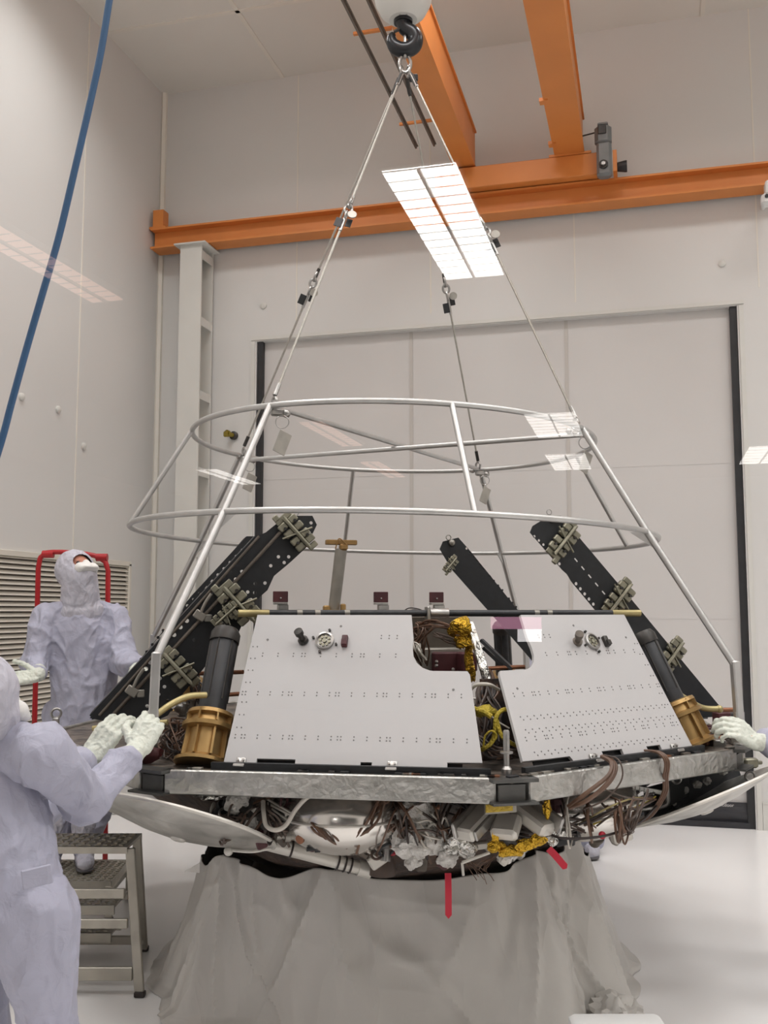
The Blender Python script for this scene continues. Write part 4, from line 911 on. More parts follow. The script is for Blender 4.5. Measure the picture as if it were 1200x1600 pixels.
# white crumpled blankets
random.seed(5)
for i, (px_, py_, sz) in enumerate(((652, 1270, (.07, .03, .045)), (648, 1300, (.03, .03, .07)), (655, 1322, (.08, .03, .04)), (675, 1310, (.04, .03, .05)), (646, 1345, (.03, .025, .03)), (690, 1300, (.02, .025, .05)), (622, 1310, (.022, .02, .05)), (790, 1340, (.03, .02, .02)), (385, 1285, (.04, .02, .03)), (372, 1255, (.045, .02, .04)), (700, 1340, (.04, .02, .03)))):
    blob_foil('white_blanket', px_, py_, 3.62, sz, M['mli'], i * 1.7 + 2, n=28)
for i, (px_, py_, sz) in enumerate(((715, 1310, (.035, .03, .035)), (730, 1325, (.03, .03, .03)), (872, 1300, (.03, .03, .025)), (705, 1325, (.03, .03, .02)), (862, 1310, (.02, .02, .03)), (330, 1240, (.05, .03, .02)), (725, 1300, (.03, .02, .03)))):
    blob_foil('silver_foil_wrap', px_, py_, 3.58, sz, M['silver'], i * 2.9 + 5, n=24)
# copper cluster and fittings
for i in range(90):
    px_ = random.uniform(330, 1000); edge = 1250 + 95 * (1 - ((px_ - 640) / 370) ** 2); py_ = random.uniform(1245, edge + 10); py_ = py_ if not (465 < px_ < 605 or 895 < px_ < 975) else random.uniform(1298, max(1310, edge)); d = 3.72 - .1 * random.random() + (.25 if px_ > 900 else 0)
    c = lat(px_, py_, d); m = random.choice(['box', 'boxl', 'steel', 'maroon', 'copper', 'dsteel', 'dark', 'carbon', 'strut']); b = MB(); q = random.random()
    ax_ = Vector((random.uniform(-1, 1), random.uniform(-1, .2), random.uniform(-1, 1)))
    if q < .35: b.box(c, (random.uniform(.02, .08), .04, random.uniform(.02, .06)), rot=Matrix.Rotation(random.uniform(-1, 1), 4, 'Y'), bev=.005)
    elif q < .75: r_ = random.uniform(.010, .024); b.lathe([(r_, -.05), (r_, -.01), (r_ * 1.4, -.008), (r_ * 1.4, .01), (r_ * .8, .012), (r_ * .8, .04)], c, ax_, n=12)
    else: b.ring(c, random.uniform(.015, .03), .005, ax_, n=16, k=6)
    b.build('valve_fitting' if q >= .35 else 'junction_box', M[m], ld)
random.seed(21)
b = MB(); c = lat(598, 1345, 3.8); b.lathe([(.05, -.05), (.045, .0), (.03, .03), (.02, .06)], c, (0, 0, 1), n=20); b.build('thruster_nozzle', M['cable'], ld)
def clearx(x): return x if not (465 < x < 600 or 710 < x < 860 or 895 < x < 970) else (x + 125 if x < 600 else (x - 130 if x < 770 else (x + 105 if x < 860 else x + 70)))
for k in range(30):          # harness runs all round the underside, front side denser
    m = random.choice(['cable', 'cabler', 'cabled', 'cablew', 'cable', 'cabler'])
    x0_ = clearx(random.uniform(340, 960)); x1_ = clearx(min(max(x0_ + random.uniform(-110, 110), 340), 990)); bun = []
    for w2 in range(random.randint(2, 5)):
        dy = w2 * 3
        bun.append([rp(x0_ + dy, 1238 + random.uniform(0, 30), 3.68, 3), rp((2 * x0_ + x1_) / 3, 1270 + random.uniform(-15, 30), 3.6, 6), rp((x0_ + 2 * x1_) / 3, 1290 + random.uniform(-20, 30), 3.6, 6), rp(x1_, 1275 + 60 * (1 - ((x1_ - 640) / 350) ** 2) + random.uniform(-30, 10), 3.68, 6)])
    wires('cable_bundle', bun, .0042, M[m])
wires('trunk_harness', [[rp(600, 1245, 3.6, 12), rp(590, 1265, 3.58, 8), rp(570, 1290, 3.56, 8), rp(545, 1320, 3.6, 14)] for _ in range(14)], .0045, M['cabler'])
wires('trunk_harness', [[rp(590, 1243, 3.6, 8), rp(625, 1245, 3.58, 4), rp(660, 1242, 3.6, 8)] for _ in range(6)], .004, M['cabler'])
wires('copper_loop_harness', [[rp(480, 1280, 3.6, 6), rp(490 + i_, 1295, 3.55, 3), rp(510 + i_, 1312, 3.55, 3), rp(540, 1322, 3.6, 5)] for i_ in range(0, 16, 2)], .0045, M['cabler'])
b = MB(); b.tube(spline([lat(500, 1240, 3.5), lat(480, 1246, 3.5), lat(462, 1265, 3.52), lat(446, 1290, 3.52), lat(430, 1297, 3.52), lat(416, 1290, 3.54), lat(412, 1270, 3.56), lat(411, 1252, 3.6)]), .008, 8); b.tube(spline([lat(498, 1240, 3.5), lat(540, 1242, 3.5), lat(556, 1242, 3.52)]), .004, 6); b.build('white_feed_line', M['cablew'], ld)
# big external cable loops over the right beam
loops = [[(942, 1183, 3.62), (958, 1190, 3.55), (955, 1215, 3.5), (925, 1245, 3.5), (892, 1262, 3.55)], [(942, 1183, 3.62), (962, 1195, 3.54), (952, 1222, 3.5), (918, 1250, 3.5), (890, 1262, 3.55)], [(940, 1182, 3.6), (955, 1192, 3.54), (950, 1212, 3.5), (915, 1240, 3.5), (888, 1260, 3.55)]]
wires('external_cable_loop', [[lat(*p) for p in L_] for L_ in loops], .0065, M['cabler'])
wires('external_cable_loop', [[lat(*p) for p in L_] for L_ in [[(944, 1180, 3.62), (965, 1186, 3.52), (973, 1205, 3.5), (968, 1225, 3.5), (945, 1250, 3.5), (912, 1265, 3.55)], [(942, 1232, 3.5), (975, 1245, 3.5), (1010, 1250, 3.6)]]], .0032, M['cable'])
wires('external_cable_loop', [[lat(x_ + j, y_, d_) for x_, y_, d_ in ((1003, 1172, 3.85), (1030, 1176, 3.78), (1042, 1190, 3.76), (1040, 1215, 3.78), (1038, 1240, 3.85), (1015, 1275, 3.9), (985, 1290, 3.9))] for j in (-3, 0, 3)], .0045, M['cabler'])
wires('external_cable_loop', [[lat(x_, y_ + j, d_) for x_, y_, d_ in ((850, 1300, 3.6), (880, 1310, 3.5), (925, 1309, 3.5), (960, 1302, 3.6), (1000, 1285, 3.75), (1030, 1255, 3.9))] for j in (0,)], .004, M['cabled'])
for j in range(7): wires('external_cable_loop', [[rp(930 - 5 * j, 1290, 3.65, 4), rp(960, 1275 - 3 * j, 3.62, 5), rp(995, 1262 - 3 * j, 3.7, 6), rp(1020, 1245, 3.85, 6)]], .0045, M[['cable', 'cableg', 'cablew', 'cabler', 'cable', 'cabled', 'chromate'][j]])
wires('loose_wire', [[rp(730, 1345, 3.6, 6), rp(735 + 6 * i_, 1360, 3.55, 3), rp(742 + 7 * i_, 1372 + 2 * i_, 3.55, 4)] for i_ in range(5)], .0016, M['cabler'])
wires('loose_wire', [[rp(770, 1340, 3.6, 4), rp(764 - 2 * i_, 1350, 3.55, 3), rp(762 - 3 * i_, 1360, 3.55, 3)] for i_ in range(7)], .0015, M['cabler'])
wires('loose_wire', [[rp(975, 1290, 3.8, 8), rp(985, 1302, 3.75, 8), rp(972, 1310, 3.75, 10)] for i_ in range(6)], .0012, M['cabler'])
b = MB(); b.rod(lat(722, 1348, 3.55), lat(765, 1332, 3.55), .006, 8); b.rod(lat(722, 1348, 3.55), lat(724, 1368, 3.55), .005, 8); b.build('white_rod', M['strut'], ld)

# ------------------------------------------------------------------ stand drape
cx, cy = room(.05, 4.90).x, room(.05, 4.90).y
st = thing('stand_drape', 'pale plastic sheet draped round the stand below the spacecraft', 'drape', (cx, cy, 0), YAW)
nA, nT = 460, 84
random.seed(31)
ridges = [(random.uniform(-PI, PI), random.uniform(-.35, .35), random.uniform(.010, .028), random.uniform(.005, .014), random.uniform(0, .5), random.uniform(.3, .9)) for _ in range(34)]
ridges += [(math.atan2(-.86, x_), k_, .016, .02, 0, 1.2) for x_, k_ in ((-.86, .25), (-.84, -.1), (-.8, .55), (-.14, -.22), (-.13, .3), (-.12, .12), (.45, .35), (.44, -.15), (.5, .1), (.85, -.2), (.8, .25))]; vs = []; fs = []
def sup(a, hw, hd, n=3.2):
    ca, sa_ = math.cos(a), math.sin(a); return Vector((math.copysign(abs(ca) ** (2 / n), ca) * hw, math.copysign(abs(sa_) ** (2 / n), sa_) * hd, 0))
peaks = [(math.atan2(-.86, -.82), .10), (math.atan2(-.86, -.14), .06), (math.atan2(-.86, .45), .10), (math.atan2(-.7, .86), .16)]
for i in range(nA):
    a = 2 * PI * i / nA
    zt_ = .50
    for pa, ph in peaks:
        dd = (a - pa + PI) % (2 * PI) - PI; zt_ += ph * math.exp(-(abs(dd) / .22) ** 1.3)
    zt_ += .012 * math.sin(a * 17)
    for j in range(nT + 1):
        t = j / nT; z = zt_ * (1 - t)
        hw = .885 + .165 * t ** 1.15; hd = .80 + .18 * t
        p = sup(a, hw, hd)
        f = 0
        for pa, ph in peaks:
            dd = (a - pa + PI) % (2 * PI) - PI; wd = .035 + .09 * t; f += .045 * math.exp(-(dd / wd) ** 2) * (.4 + t * .8) - .026 * math.exp(-((abs(dd) - wd * 2.2) / wd) ** 2)
        q = Vector((p.x * 3, p.y * 3, z * 1.2))
        f += .035 * noise.noise(q) * (.3 + t) + .014 * noise.noise(Vector((a * 9, z * 1.5, 3)) * 1.0) + .007 * (1 - abs(noise.noise(Vector((a * 7 + z * 5, z * 6 - a * 2, 9))))) ** 3
        if t > .95: f += (t - .95) * (.9 + .8 * noise.noise(Vector((a * 6, 2, 1))))
        for a0_, k_, w_, am_, t0_, tl_ in ridges:
            dd = (a - a0_ - k_ * (t - t0_) + PI) % (2 * PI) - PI
            if abs(dd) < w_ * 3: f += am_ * math.exp(-(dd / w_) ** 2) * max(0, 1 - abs((t - t0_ - tl_ / 2) / (tl_ / 2 + .1)) ** 2)
        n_ = Vector((p.x, p.y, 0)).normalized(); p = p + n_ * f
        vs.append((p.x, p.y, max(z, .004)))
for i in range(nA):
    for j in range(nT): a_ = i * (nT + 1) + j; b_ = ((i + 1) % nA) * (nT + 1) + j; fs.append((a_, a_ + 1, b_ + 1, b_))
b = MB(); b.add(vs, fs); so = b.build('sheet', M['drape'], st)
md = so.modifiers.new('thick', 'SOLIDIFY'); md.thickness = .002
b = MB(); b.box((0, 0, .24), (1.3, 1.3, .46), bev=.02); stand = b.build('support_stand', M['box'], None, (cx, cy, 0)); stand.rotation_euler = (0, 0, YAW); tag(stand, 'low grey support stand hidden under the plastic sheet', 'stand')
b = MB()                                             # crumpled hem at the right foot of the sheet
q = atz(965, 1590, .03)
b.ball((0, 0, 0), 1, 32); b.v = [tuple(Vector((v[0] * .09, v[1] * .12, max(v[2], -.3) * .075)) * (1 + .5 * noise.noise(Vector(v) * 2.5) + .25 * noise.noise(Vector(v) * 7))) for v in b.v]
o = b.build('bunched_hem', M['drape'], st); o.location = Matrix.Rotation(-YAW, 3, 'Z') @ (q - Vector((cx, cy, 0)))
# small hanging flap at the left
q = [at(312, 1348, 3.95), at(288, 1362, 3.98), at(312, 1364, 3.95)]
b = MB(); b.add(q + [p + vy * .004 for p in q], [(0, 1, 2), (5, 4, 3), (0, 3, 4, 1), (1, 4, 5, 2), (2, 5, 3, 0)]); o = b.build('loose_corner', M['drape'], st); o.matrix_parent_inverse = (Matrix.Translation((cx, cy, 0)) @ Matrix.Rotation(YAW, 4, 'Z')).inverted()

# ------------------------------------------------------------------ room furniture
# louvred grille on the left wall
ga = atX(0, 868, XL); 
gz1 = 2.0; gy0 = 3.6; gy1 = atX(197, 900, XL).y; gz0 = .75
lg = thing('louvre_grille', 'large cream louvred air grille on the left wall behind the standing person', 'grille', (XL, (gy0 + gy1) / 2, gz0))
b = MB(); W = gy1 - gy0; H_ = gz1 - gz0
for y in (-W / 2, W / 2): b.box((.02, y, H_ / 2), (.04, .035, H_), bev=.003)
for z in (0, H_): b.box((.02, 0, z), (.04, W + .035, .04), bev=.003)
b.build('frame', M['louver'], lg)
b = MB(); n = 34
for i in range(n): b.box((.018, 0, .03 + (H_ - .05) * i / (n - 1)), (.034, W - .03, .004), rot=Matrix.Rotation(.75, 4, 'Y'))
b.cm = 1; b.box((.003, 0, H_ / 2), (.004, W - .03, H_ - .03)); b.build('louvre_blades', [M['louver'], M['box']], lg)
# red guard hoop behind the standing person
d = 6.2
rg = thing('red_guard_rail', 'bright red tubular guard hoop behind the standing person', 'guard rail', at(115, 1120, d))
O = rg.location.copy(); O.z = 0; rg.location = O
b = MB(); P = [at(x_, y_, d) - O for x_, y_ in ((56, 1150), (60, 880), (66, 864), (90, 862), (140, 866), (160, 872), (169, 884), (170, 1150))]
P[0].z = .0; P[-1].z = .0
def fillet(P, r=.03):
    out = [P[0]]
    for i in range(1, len(P) - 1): a_ = (P[i - 1] - P[i]); c_ = (P[i + 1] - P[i]); out += [P[i] + a_.normalized() * min(r, a_.length * .45), P[i] + c_.normalized() * min(r, c_.length * .45)]
    return out + [P[-1]]
b.tube(fillet(P), .016, 12); b.build('hoop', M['redpipe'], rg)
for x_ in (74, 158): b = MB(); c_ = at(x_, 866 if x_ < 100 else 871, d) - O; b.rod(c_ - vx * .03, c_ + vx * .04, .024, 12); b.build('rail_joint', M['redpipe'], rg)
# wall duct box near the back-left corner
q = atX(215, 985, XL)
wc = thing('wall_trunking', 'cream wall duct box low on the left wall near the corner', 'duct', (XL, q.y, .0))
b = MB(); b.box((.06, 0, .55), (.12, 1.0, 1.1), bev=.01); b.build('casing', M['wall'], wc)
b = MB(); b.box((.07, 0, 1.16), (.14, 1.06, .1), bev=.01); b.build('cap', M['column'], wc)
b = MB(); b.rod((.13, .05, .6), (.13, .05, 1.1), .02); b.build('pipe', M['chromate'], wc)
b = MB(); b.lathe([(.03, 1.21), (.03, 1.235), (.001, 1.24)], (.07, .1, 0)); b.build('cap_knob', M['dsteel'], wc)
# wall fittings
for (px_, py_, side, lab) in ((33, 620, 'L', 'small round cream plug on left wall nearest the blue hose'), (90, 640, 'L', 'small round cream plug on left wall, middle of three'), (130, 697, 'L', 'small round cream plug on left wall, lowest of three'), (412, 478, 'B', 'small round cream plug on back wall above the door top left corner'), (1128, 412, 'B', 'small round cream plug on back wall above the door top right corner')):
    b = MB(); b.lathe([(.028, 0), (.028, .012), (.018, .02), (.001, .021)], (0, 0, 0), (1, 0, 0) if side == 'L' else (0, -1, 0), n=20)
    p = atX(px_, py_, XL) if side == 'L' else atY(px_, py_, YW); tag(b.build('wall_plug', M['column'], None, p), lab, 'plug', 'cream wall plugs')
vv = thing('brass_valve', 'brass valve with dark flange on the wall left of the curtain door', 'valve', atY(366, 681, YW))
b = MB(); b.lathe([(.038, 0), (.038, .02), (.03, .025)], (0, 0, 0), (0, -1, 0)); b.build('flange', M['dsteel'], vv)
b = MB(); b.lathe([(.02, .02), (.02, .07), (.03, .075), (.03, .1), (.001, .102)], (0, 0, 0), (-.35, -1, 0.1)); b.box((-.035, -.1, .0), (.04, .03, .05), bev=.008); b.build('valve_body', mat('old_brass', (140, 124, 52), .4, .7, var=.2), vv)
cm = thing('wall_camera', 'white wall camera at the right edge below the orange beam', 'camera', atY(1203, 300, 7.5))
b = MB(); b.box((0, 0, .02), (.07, .12, .11), bev=.012); b.box((-.01, 0, -.06), (.11, .1, .09), bev=.02); b.build('body', M['white'], cm)
b = MB(); b.rod((0, .05, .05), (0, .42, .05), .02); b.build('arm', M['white'], cm)
b = MB(); b.lathe([(.014, 0), (.014, .01)], (-.03, -.05, -.05), (0, -1, 0), n=12); b.build('lens', M['black'], cm)
# blue hose hanging in the foreground
d = 2.6
hs = [at(*p) for p in ((186, -80, d), (176, -20, d), (171, 0, d), (158, 80, d), (141, 160, d), (118, 260, d), (92, 370, d), (66, 460, d), (40, 550, d), (18, 630, d), (2, 690, d), (-30, 790, d), (-70, 900, d), (-130, 1020, d))]
b = MB(); b.tube(spline(hs, 5), .0095, 12); O = hs[3]; b.v = [tuple(Vector(v) - O) for v in b.v]; tag(b.build('air_hose', M['hose'], None, O), 'blue plastic hose hanging in a curve at the upper left', 'hose')
# printed box top at the bottom edge of the window
q = at(955, 1600, 3.3)
wd = thing('instrument_case', 'white instrument case with grey label just showing at the bottom edge', 'instrument', (q.x, q.y, 0), YAW + .0)
zc = q.z - .004
b = MB(); b.box((.03, 0, zc / 2), (.30, .2, zc), rot=Matrix.Rotation(0.0, 4, 'Y'), bev=.01); b.build('case', M['white'], wd)
b = MB(); b.box((.03, -.101, zc - .035), (.26, .004, .04), bev=.001); b.build('dark_front', M['grey'], wd)
b = MB(); b.box((0.02, -.1005, zc - .009), (.014, .004, .01)); b.build('grey_label', M['boxl'], wd)

# mobile aluminium steps at the left
sp_ = thing('mobile_steps', 'low aluminium work steps with patterned treads under the left edge of the platform', 'steps', (0, 0, 0), YAW)
def uv(u, v, z): return Vector((u, v, z))
def tread(u0, u1, v0, v1, z, nm='tread', bh=.052):
    b = MB(); b.box(((u0 + u1) / 2, (v0 + v1) / 2, z - .008), (u1 - u0, v1 - v0, .012)); b.box(((u0 + u1) / 2, v0, z - bh / 2 - .002), (u1 - u0, .014, bh)); b.box(((u0 + u1) / 2, v1, z - bh / 2 - .002), (u1 - u0, .014, bh))
    tr_ = b.build(nm, M['stair'], sp_); b = MB()
    nx = int((u1 - u0) / .035); ny = max(2, int((v1 - v0) / .035))
    for i in range(nx):
        for j in range(ny):
            b.box((u0 + .02 + i * .035, v0 + .02 + j * .035, z), (.022, .007, .005), rot=.5 if (i + j) % 2 else -.5)
    b.build('grip_pattern', M['tread'], tr_)
UL = -1.85
tread(UL, -1.10, 4.35, 4.60, .60, bh=.028); tread(UL - .1, -1.42, 5.3, 5.75, .205, 'platform_tread'); tread(UL, -1.22, 4.62, 4.85, .28, bh=.04); tread(UL, -1.24, 4.65, 4.82, .15, bh=.04)
for nm_, pts in (('side_leg', [(-1.09, 4.36, .59), (-1.02, 4.30, .0)]), ('side_leg', [(-1.12, 4.59, .59), (-1.14, 4.86, .0)]), ('side_leg', [(UL, 4.36, .59), (UL, 4.30, 0)]), ('side_leg', [(UL, 4.59, .59), (UL, 4.86, 0)]),
                 ('side_leg', [(-1.43, 5.72, .18), (-1.43, 5.72, .0)]), ('side_leg', [(UL, 5.72, .18), (UL, 5.72, 0)]), ('side_leg', [(-1.43, 5.3, .18), (-1.43, 5.3, .0)]), ('side_leg', [(UL, 5.2, .18), (UL, 5.2, 0)])):
    b = MB(); b.boxto(pts[0], pts[1], .04, .022, (0, 1, 0), bev=.003); lg_ = b.build(nm_, M['stair'], sp_); b = MB(); b.box(Vector(pts[1]) + Vector((0, 0, .012)), (.045, .035, .024), bev=.004); b.build('rubber_foot', M['cabled'], lg_)
for a_, c_ in (((-1.15, 4.6, .46), (-1.41, 5.3, .18)), ((UL, 4.5, .46), (UL, 5.3, .16))): b = MB(); b.boxto(a_, c_, .05, .02, (1, 0, 0), bev=.003); b.build('stringer', M['stair'], sp_)
for z_, v_ in ((.405, 4.345), (.285, 4.335), (.09, 4.31)): b = MB(); b.boxto((UL, v_, z_), (-1.04 - .08 * z_ / .5, v_, z_), .04 if z_ > .1 else .055, .02, (0, 1, 0), bev=.003); b.build('cross_rail', M['stair'], sp_)
for z_, v_ in ((.06, 4.83),): b = MB(); b.boxto((UL, v_, z_), (-1.13, v_, z_), .04, .02, (0, 1, 0), bev=.003); b.build('cross_rail', M['stair'], sp_)

# ------------------------------------------------------------------ people
def remesh(b, name, mats, voxel, smooth=6, wr=None):
    me = b.mesh('tmp', mats); o = bpy.data.objects.new('tmp', me); C.objects.link(o)
    r = o.modifiers.new('r', 'REMESH'); r.mode = 'VOXEL'; r.voxel_size = voxel; r.use_smooth_shade = True
    s = o.modifiers.new('s', 'SMOOTH'); s.factor = .5; s.iterations = smooth
    dg = bpy.context.evaluated_depsgraph_get(); m2 = bpy.data.meshes.new_from_object(o.evaluated_get(dg)); bpy.data.objects.remove(o); bpy.data.meshes.remove(me)
    m2.name = name
    if wr: wr(m2)
    m2.materials.clear()
    for m in (mats if isinstance(mats, (list, tuple)) else [mats]): m2.materials.append(m)
    for p in m2.polygons: p.use_smooth = True; p.material_index = 0
    return m2
def crease(amp, sc, seed=0, big=.0):
    def f(me):
        me.update(); N = [v.normal.copy() for v in me.vertices]
        for v, n_ in zip(me.vertices, N):
            p = v.co; q = Vector((p.x * sc, p.y * sc, p.z * sc * .75)) + Vector((seed, seed * 2, 0))
            wv = Vector((noise.noise(q * .7), noise.noise(q * .7 + Vector((5, 0, 0))), noise.noise(q * .7 + Vector((0, 7, 0))))) * .9
            r1 = (1 - min(1, abs(noise.noise(q * .8 + wv * .6)) * 3.2)) ** 1.6; r2 = (1 - min(1, abs(noise.noise(q * 1.9 + wv + Vector((3, 3, 3)))) * 3.2)) ** 1.6
            v.co = p + n_ * (amp * (r1 * 1.0 + r2 * .5 - .35) + big * noise.noise(q * .45))
        me.update()
    return f
def hand_caps(b, wrist, d, back, thumb, curl=(.5, .6, .5), spread=.10, scl=1.0, tcurl=.5):
    d = Vector(d).normalized(); back = Vector(back); back = (back - d * back.dot(d)).normalized(); s = Vector(thumb); s = (s - d * s.dot(d) - back * s.dot(back)).normalized()
    W = Vector(wrist); k = scl
    # palm as two slabs
    for o_ in (-.026, -.009, .009, .026): b.capsule(W + s * o_ * .8 * k + d * .012 * k, W + s * o_ * 1.1 * k + d * .088 * k, .0165 * k, .0145 * k, 10)
    F = ((.030, .046, .028, .022, .0098), (.010, .050, .031, .024, .0102), (-.010, .046, .029, .023, .0098), (-.029, .036, .023, .020, .0086))
    for i, (o_, l1, l2, l3, r_) in enumerate(F):
        p = W + (s * o_ + d * .092) * k; ang = 0; dd = d + s * spread * (1.2 - i * .8)
        for L_, c_ in zip((l1, l2, l3), curl):
            ang += c_ * (1 + .08 * i); q = dd * math.cos(ang) - back * math.sin(ang); q.normalize(); e = p + q * L_ * k
            b.capsule(p, e, r_ * k, r_ * .92 * k, 10); p = e
    p = W + (s * .030 + d * .022 - back * .004) * k; dirs = [(s * .75 + d * .75 - back * .25), (s * (.45 - tcurl * .5) + d * .85 - back * (.3 + tcurl * .6)), (s * (.1 - tcurl * .6) + d * .85 - back * (.35 + tcurl))]
    for q, L_, r_ in zip(dirs, (.042, .034, .028), (.0155, .0125, .0115)):
        e = p + q.normalized() * L_ * k; b.capsule(p, e, r_ * k, r_ * .9 * k, 10); p = e
def person(lab, J, face, hands, seed=1, name='person', headtilt=0.0, hood_open=True):
    """J: joints in world coordinates; face: unit facing dir of the head; hands: per side dict."""
    hips = (J['hipL'] + J['hipR']) / 2; O = Vector((hips.x, hips.y, min(J['footL'].z, J['footR'].z)))
    t = thing(name, lab, 'person', O); J = {k: v - O for k, v in J.items()}; hips = hips - O
    f = Vector(face).normalized(); chest = (J['shL'] + J['shR']) / 2; across = (J['shR'] - J['shL']).normalized(); fwd = Vector((0, 0, 1)).cross(across); fwd = fwd if fwd.dot(Vector((f.x, f.y, 0))) > 0 else -fwd; fwd.normalize()
    head = J['head']; upv = (head - chest).normalized(); hu = (Vector((0, 0, 1)) - f * f.z); hu = hu.normalized() if hu.length > .2 else upv
    side = f.cross(hu)
    # body: one continuous skin
    b = MB(); b.capsule(chest + Vector((0, 0, -.06)), hips + Vector((0, 0, .05)), .115, .11, sq=(fwd, .75)); b.capsule(chest, head - hu * .04, .055, .052)
    b.capsule(J['shL'], J['shR'], .05, .05)
    for s_ in 'LR':
        b.capsule(J['sh' + s_], J['el' + s_], .042, .034); b.capsule(J['el' + s_], J['wr' + s_], .033, .024); hd = Vector(hands[s_]['d']).normalized(); b.capsule(J['wr' + s_], J['wr' + s_] + hd * .04, .022, .018)
        b.capsule(J['hip' + s_], J['kn' + s_], .075, .05); b.capsule(J['kn' + s_], J['foot' + s_] + Vector((0, 0, .07)), .048, .032); b.capsule(J['foot' + s_] + Vector((0, 0, .05)), J['foot' + s_] + fwd * .1 + Vector((0, 0, .04)), .032, .026)
    b.capsule(head + hu * .03, head - hu * .045 + f * .015, .078, .058); b.capsule(head + f * .070 + hu * .01, head + f * .092 - hu * .018, .010, .013); b.capsule(head + f * .062 + side * .03 + hu * .028, head + f * .062 - side * .03 + hu * .028, .016, .016)
    for e_ in (-1, 1): b.capsule(head + side * .078 * e_ + hu * .01, head + side * .078 * e_ - hu * .015, .012, .010)
    body = link('body', remesh(b, 'body', M['skin'], .008, 3), t)
    for e_ in (-1, 1):
        b = MB(); b.ball(head + f * .068 + side * .03 * e_ + hu * .012, .011, 10); b.build('eye', M['eye'], t)
    # coverall
    b = MB(); lowc = chest + Vector((0, 0, -.10))
    b.capsule(lowc, chest + Vector((0, 0, -.03)), .175, .13, sq=(fwd, .74)); b.capsule(lowc, hips + Vector((0, 0, .06)), .18, .185, sq=(fwd, .8)); b.capsule(hips + Vector((0, 0, .08)), hips, .185, .16, sq=(fwd, .8)); b.capsule(J['shL'], J['shR'], .070, .070); b.capsule(J['shL'], chest + upv * .07, .066, .06); b.capsule(J['shR'], chest + upv * .07, .066, .06)
    b.capsule(chest, chest + upv * .07, .085, .07)
    for s_ in 'LR':
        b.capsule(J['sh' + s_], J['el' + s_], .076, .080); b.capsule(J['el' + s_], J['wr' + s_] - (J['wr' + s_] - J['el' + s_]).normalized() * .06, .076, .05)
        b.capsule(J['hip' + s_], J['kn' + s_], .125, .098); b.capsule(J['kn' + s_], J['foot' + s_] + Vector((0, 0, .1)), .096, .075)
    link('coverall', remesh(b, 'coverall', M['suit'], .0075, 5, crease(.0125, 6.5, seed, .035)), t)
    # hood
    b = MB(); b.capsule(head + hu * .022 - f * .022, head - hu * .05 - f * .005, .116, .102); b.capsule(head - hu * .05 + f * .010, chest + upv * .09, .100, .112); b.capsule(chest + upv * .11, chest + upv * .04, .105, .135, sq=(fwd, .85))
    me = remesh(b, 'hood', M['hood'], .006, 4, crease(.004, 9, seed + 4, .008))
    if hood_open:
        import bmesh
        bm = bmesh.new(); bm.from_mesh(me); kill = []
        ec = head + hu * .01
        for fc in bm.faces:
            r = fc.calc_center_median() - ec
            if r.dot(f) > .03 and (r.dot(side) / .066) ** 2 + (r.dot(hu) / .052) ** 2 < 1: kill.append(fc)
        bmesh.ops.delete(bm, geom=kill, context='FACES'); bm.to_mesh(me); bm.free()
    link('hood', me, t)
    b = MB(); mc = head + f * .088 - hu * .035
    b.capsule(mc + side * .040, mc - side * .040, .034, .034); b.capsule(mc + f * .022 + side * .044 - hu * .012, mc + f * .022 - side * .044 - hu * .012, .020, .020); b.capsule(mc + f * .040 + side * .040 - hu * .016, mc + f * .040 - side * .040 - hu * .016, .010, .010); b.capsule(mc + f * .01 + hu * .030, mc + f * .034 - hu * .01, .020, .016)
    link('face_mask', remesh(b, 'face_mask', M['mask'], .004, 8), t)
    for s_ in 'LR':
        h = hands[s_]; d_ = Vector(h['d']).normalized(); b = MB(); wr = J['wr' + s_]; fa = (wr - J['el' + s_]).normalized()
        hand_caps(b, wr, d_, h['back'], h['thumb'], h.get('curl', (.5, .6, .5)), h.get('spread', .06), h.get('scl', 1.12), h.get('tc', .5))
        b.capsule(wr + d_ * .02, wr - fa * .03, .030, .035, sq=(h['back'], .8)); b.capsule(wr - fa * .01, wr - fa * .085, .036, .043)
        link('glove', remesh(b, 'glove', M['glove'], .0036, 2, crease(.0028, 34, seed + 9)), t)
        ft = J['foot' + s_]; b = MB(); b.capsule(ft + Vector((0, 0, .06)) - fwd * .05, ft + fwd * .17 + Vector((0, 0, .045)), .055, .042, sq=((0, 0, 1), .85)); b.capsule(ft + Vector((0, 0, .08)), ft + Vector((0, 0, .22)), .06, .078)
        sh_ = link('overshoe', remesh(b, 'overshoe', M['hood'], .006, 3, crease(.006, 14, seed + 2)), t)
        b = MB(); b.capsule(ft + Vector((0, 0, .018)) - fwd * .05, ft + fwd * .17 + Vector((0, 0, .018)), .052, .044, sq=((0, 0, 1), .34)); b.build('shoe_sole', M['sole'], sh_)
    return t
def A_(px, py, d): return at(px, py, d)
Z = Vector((0, 0, 1))
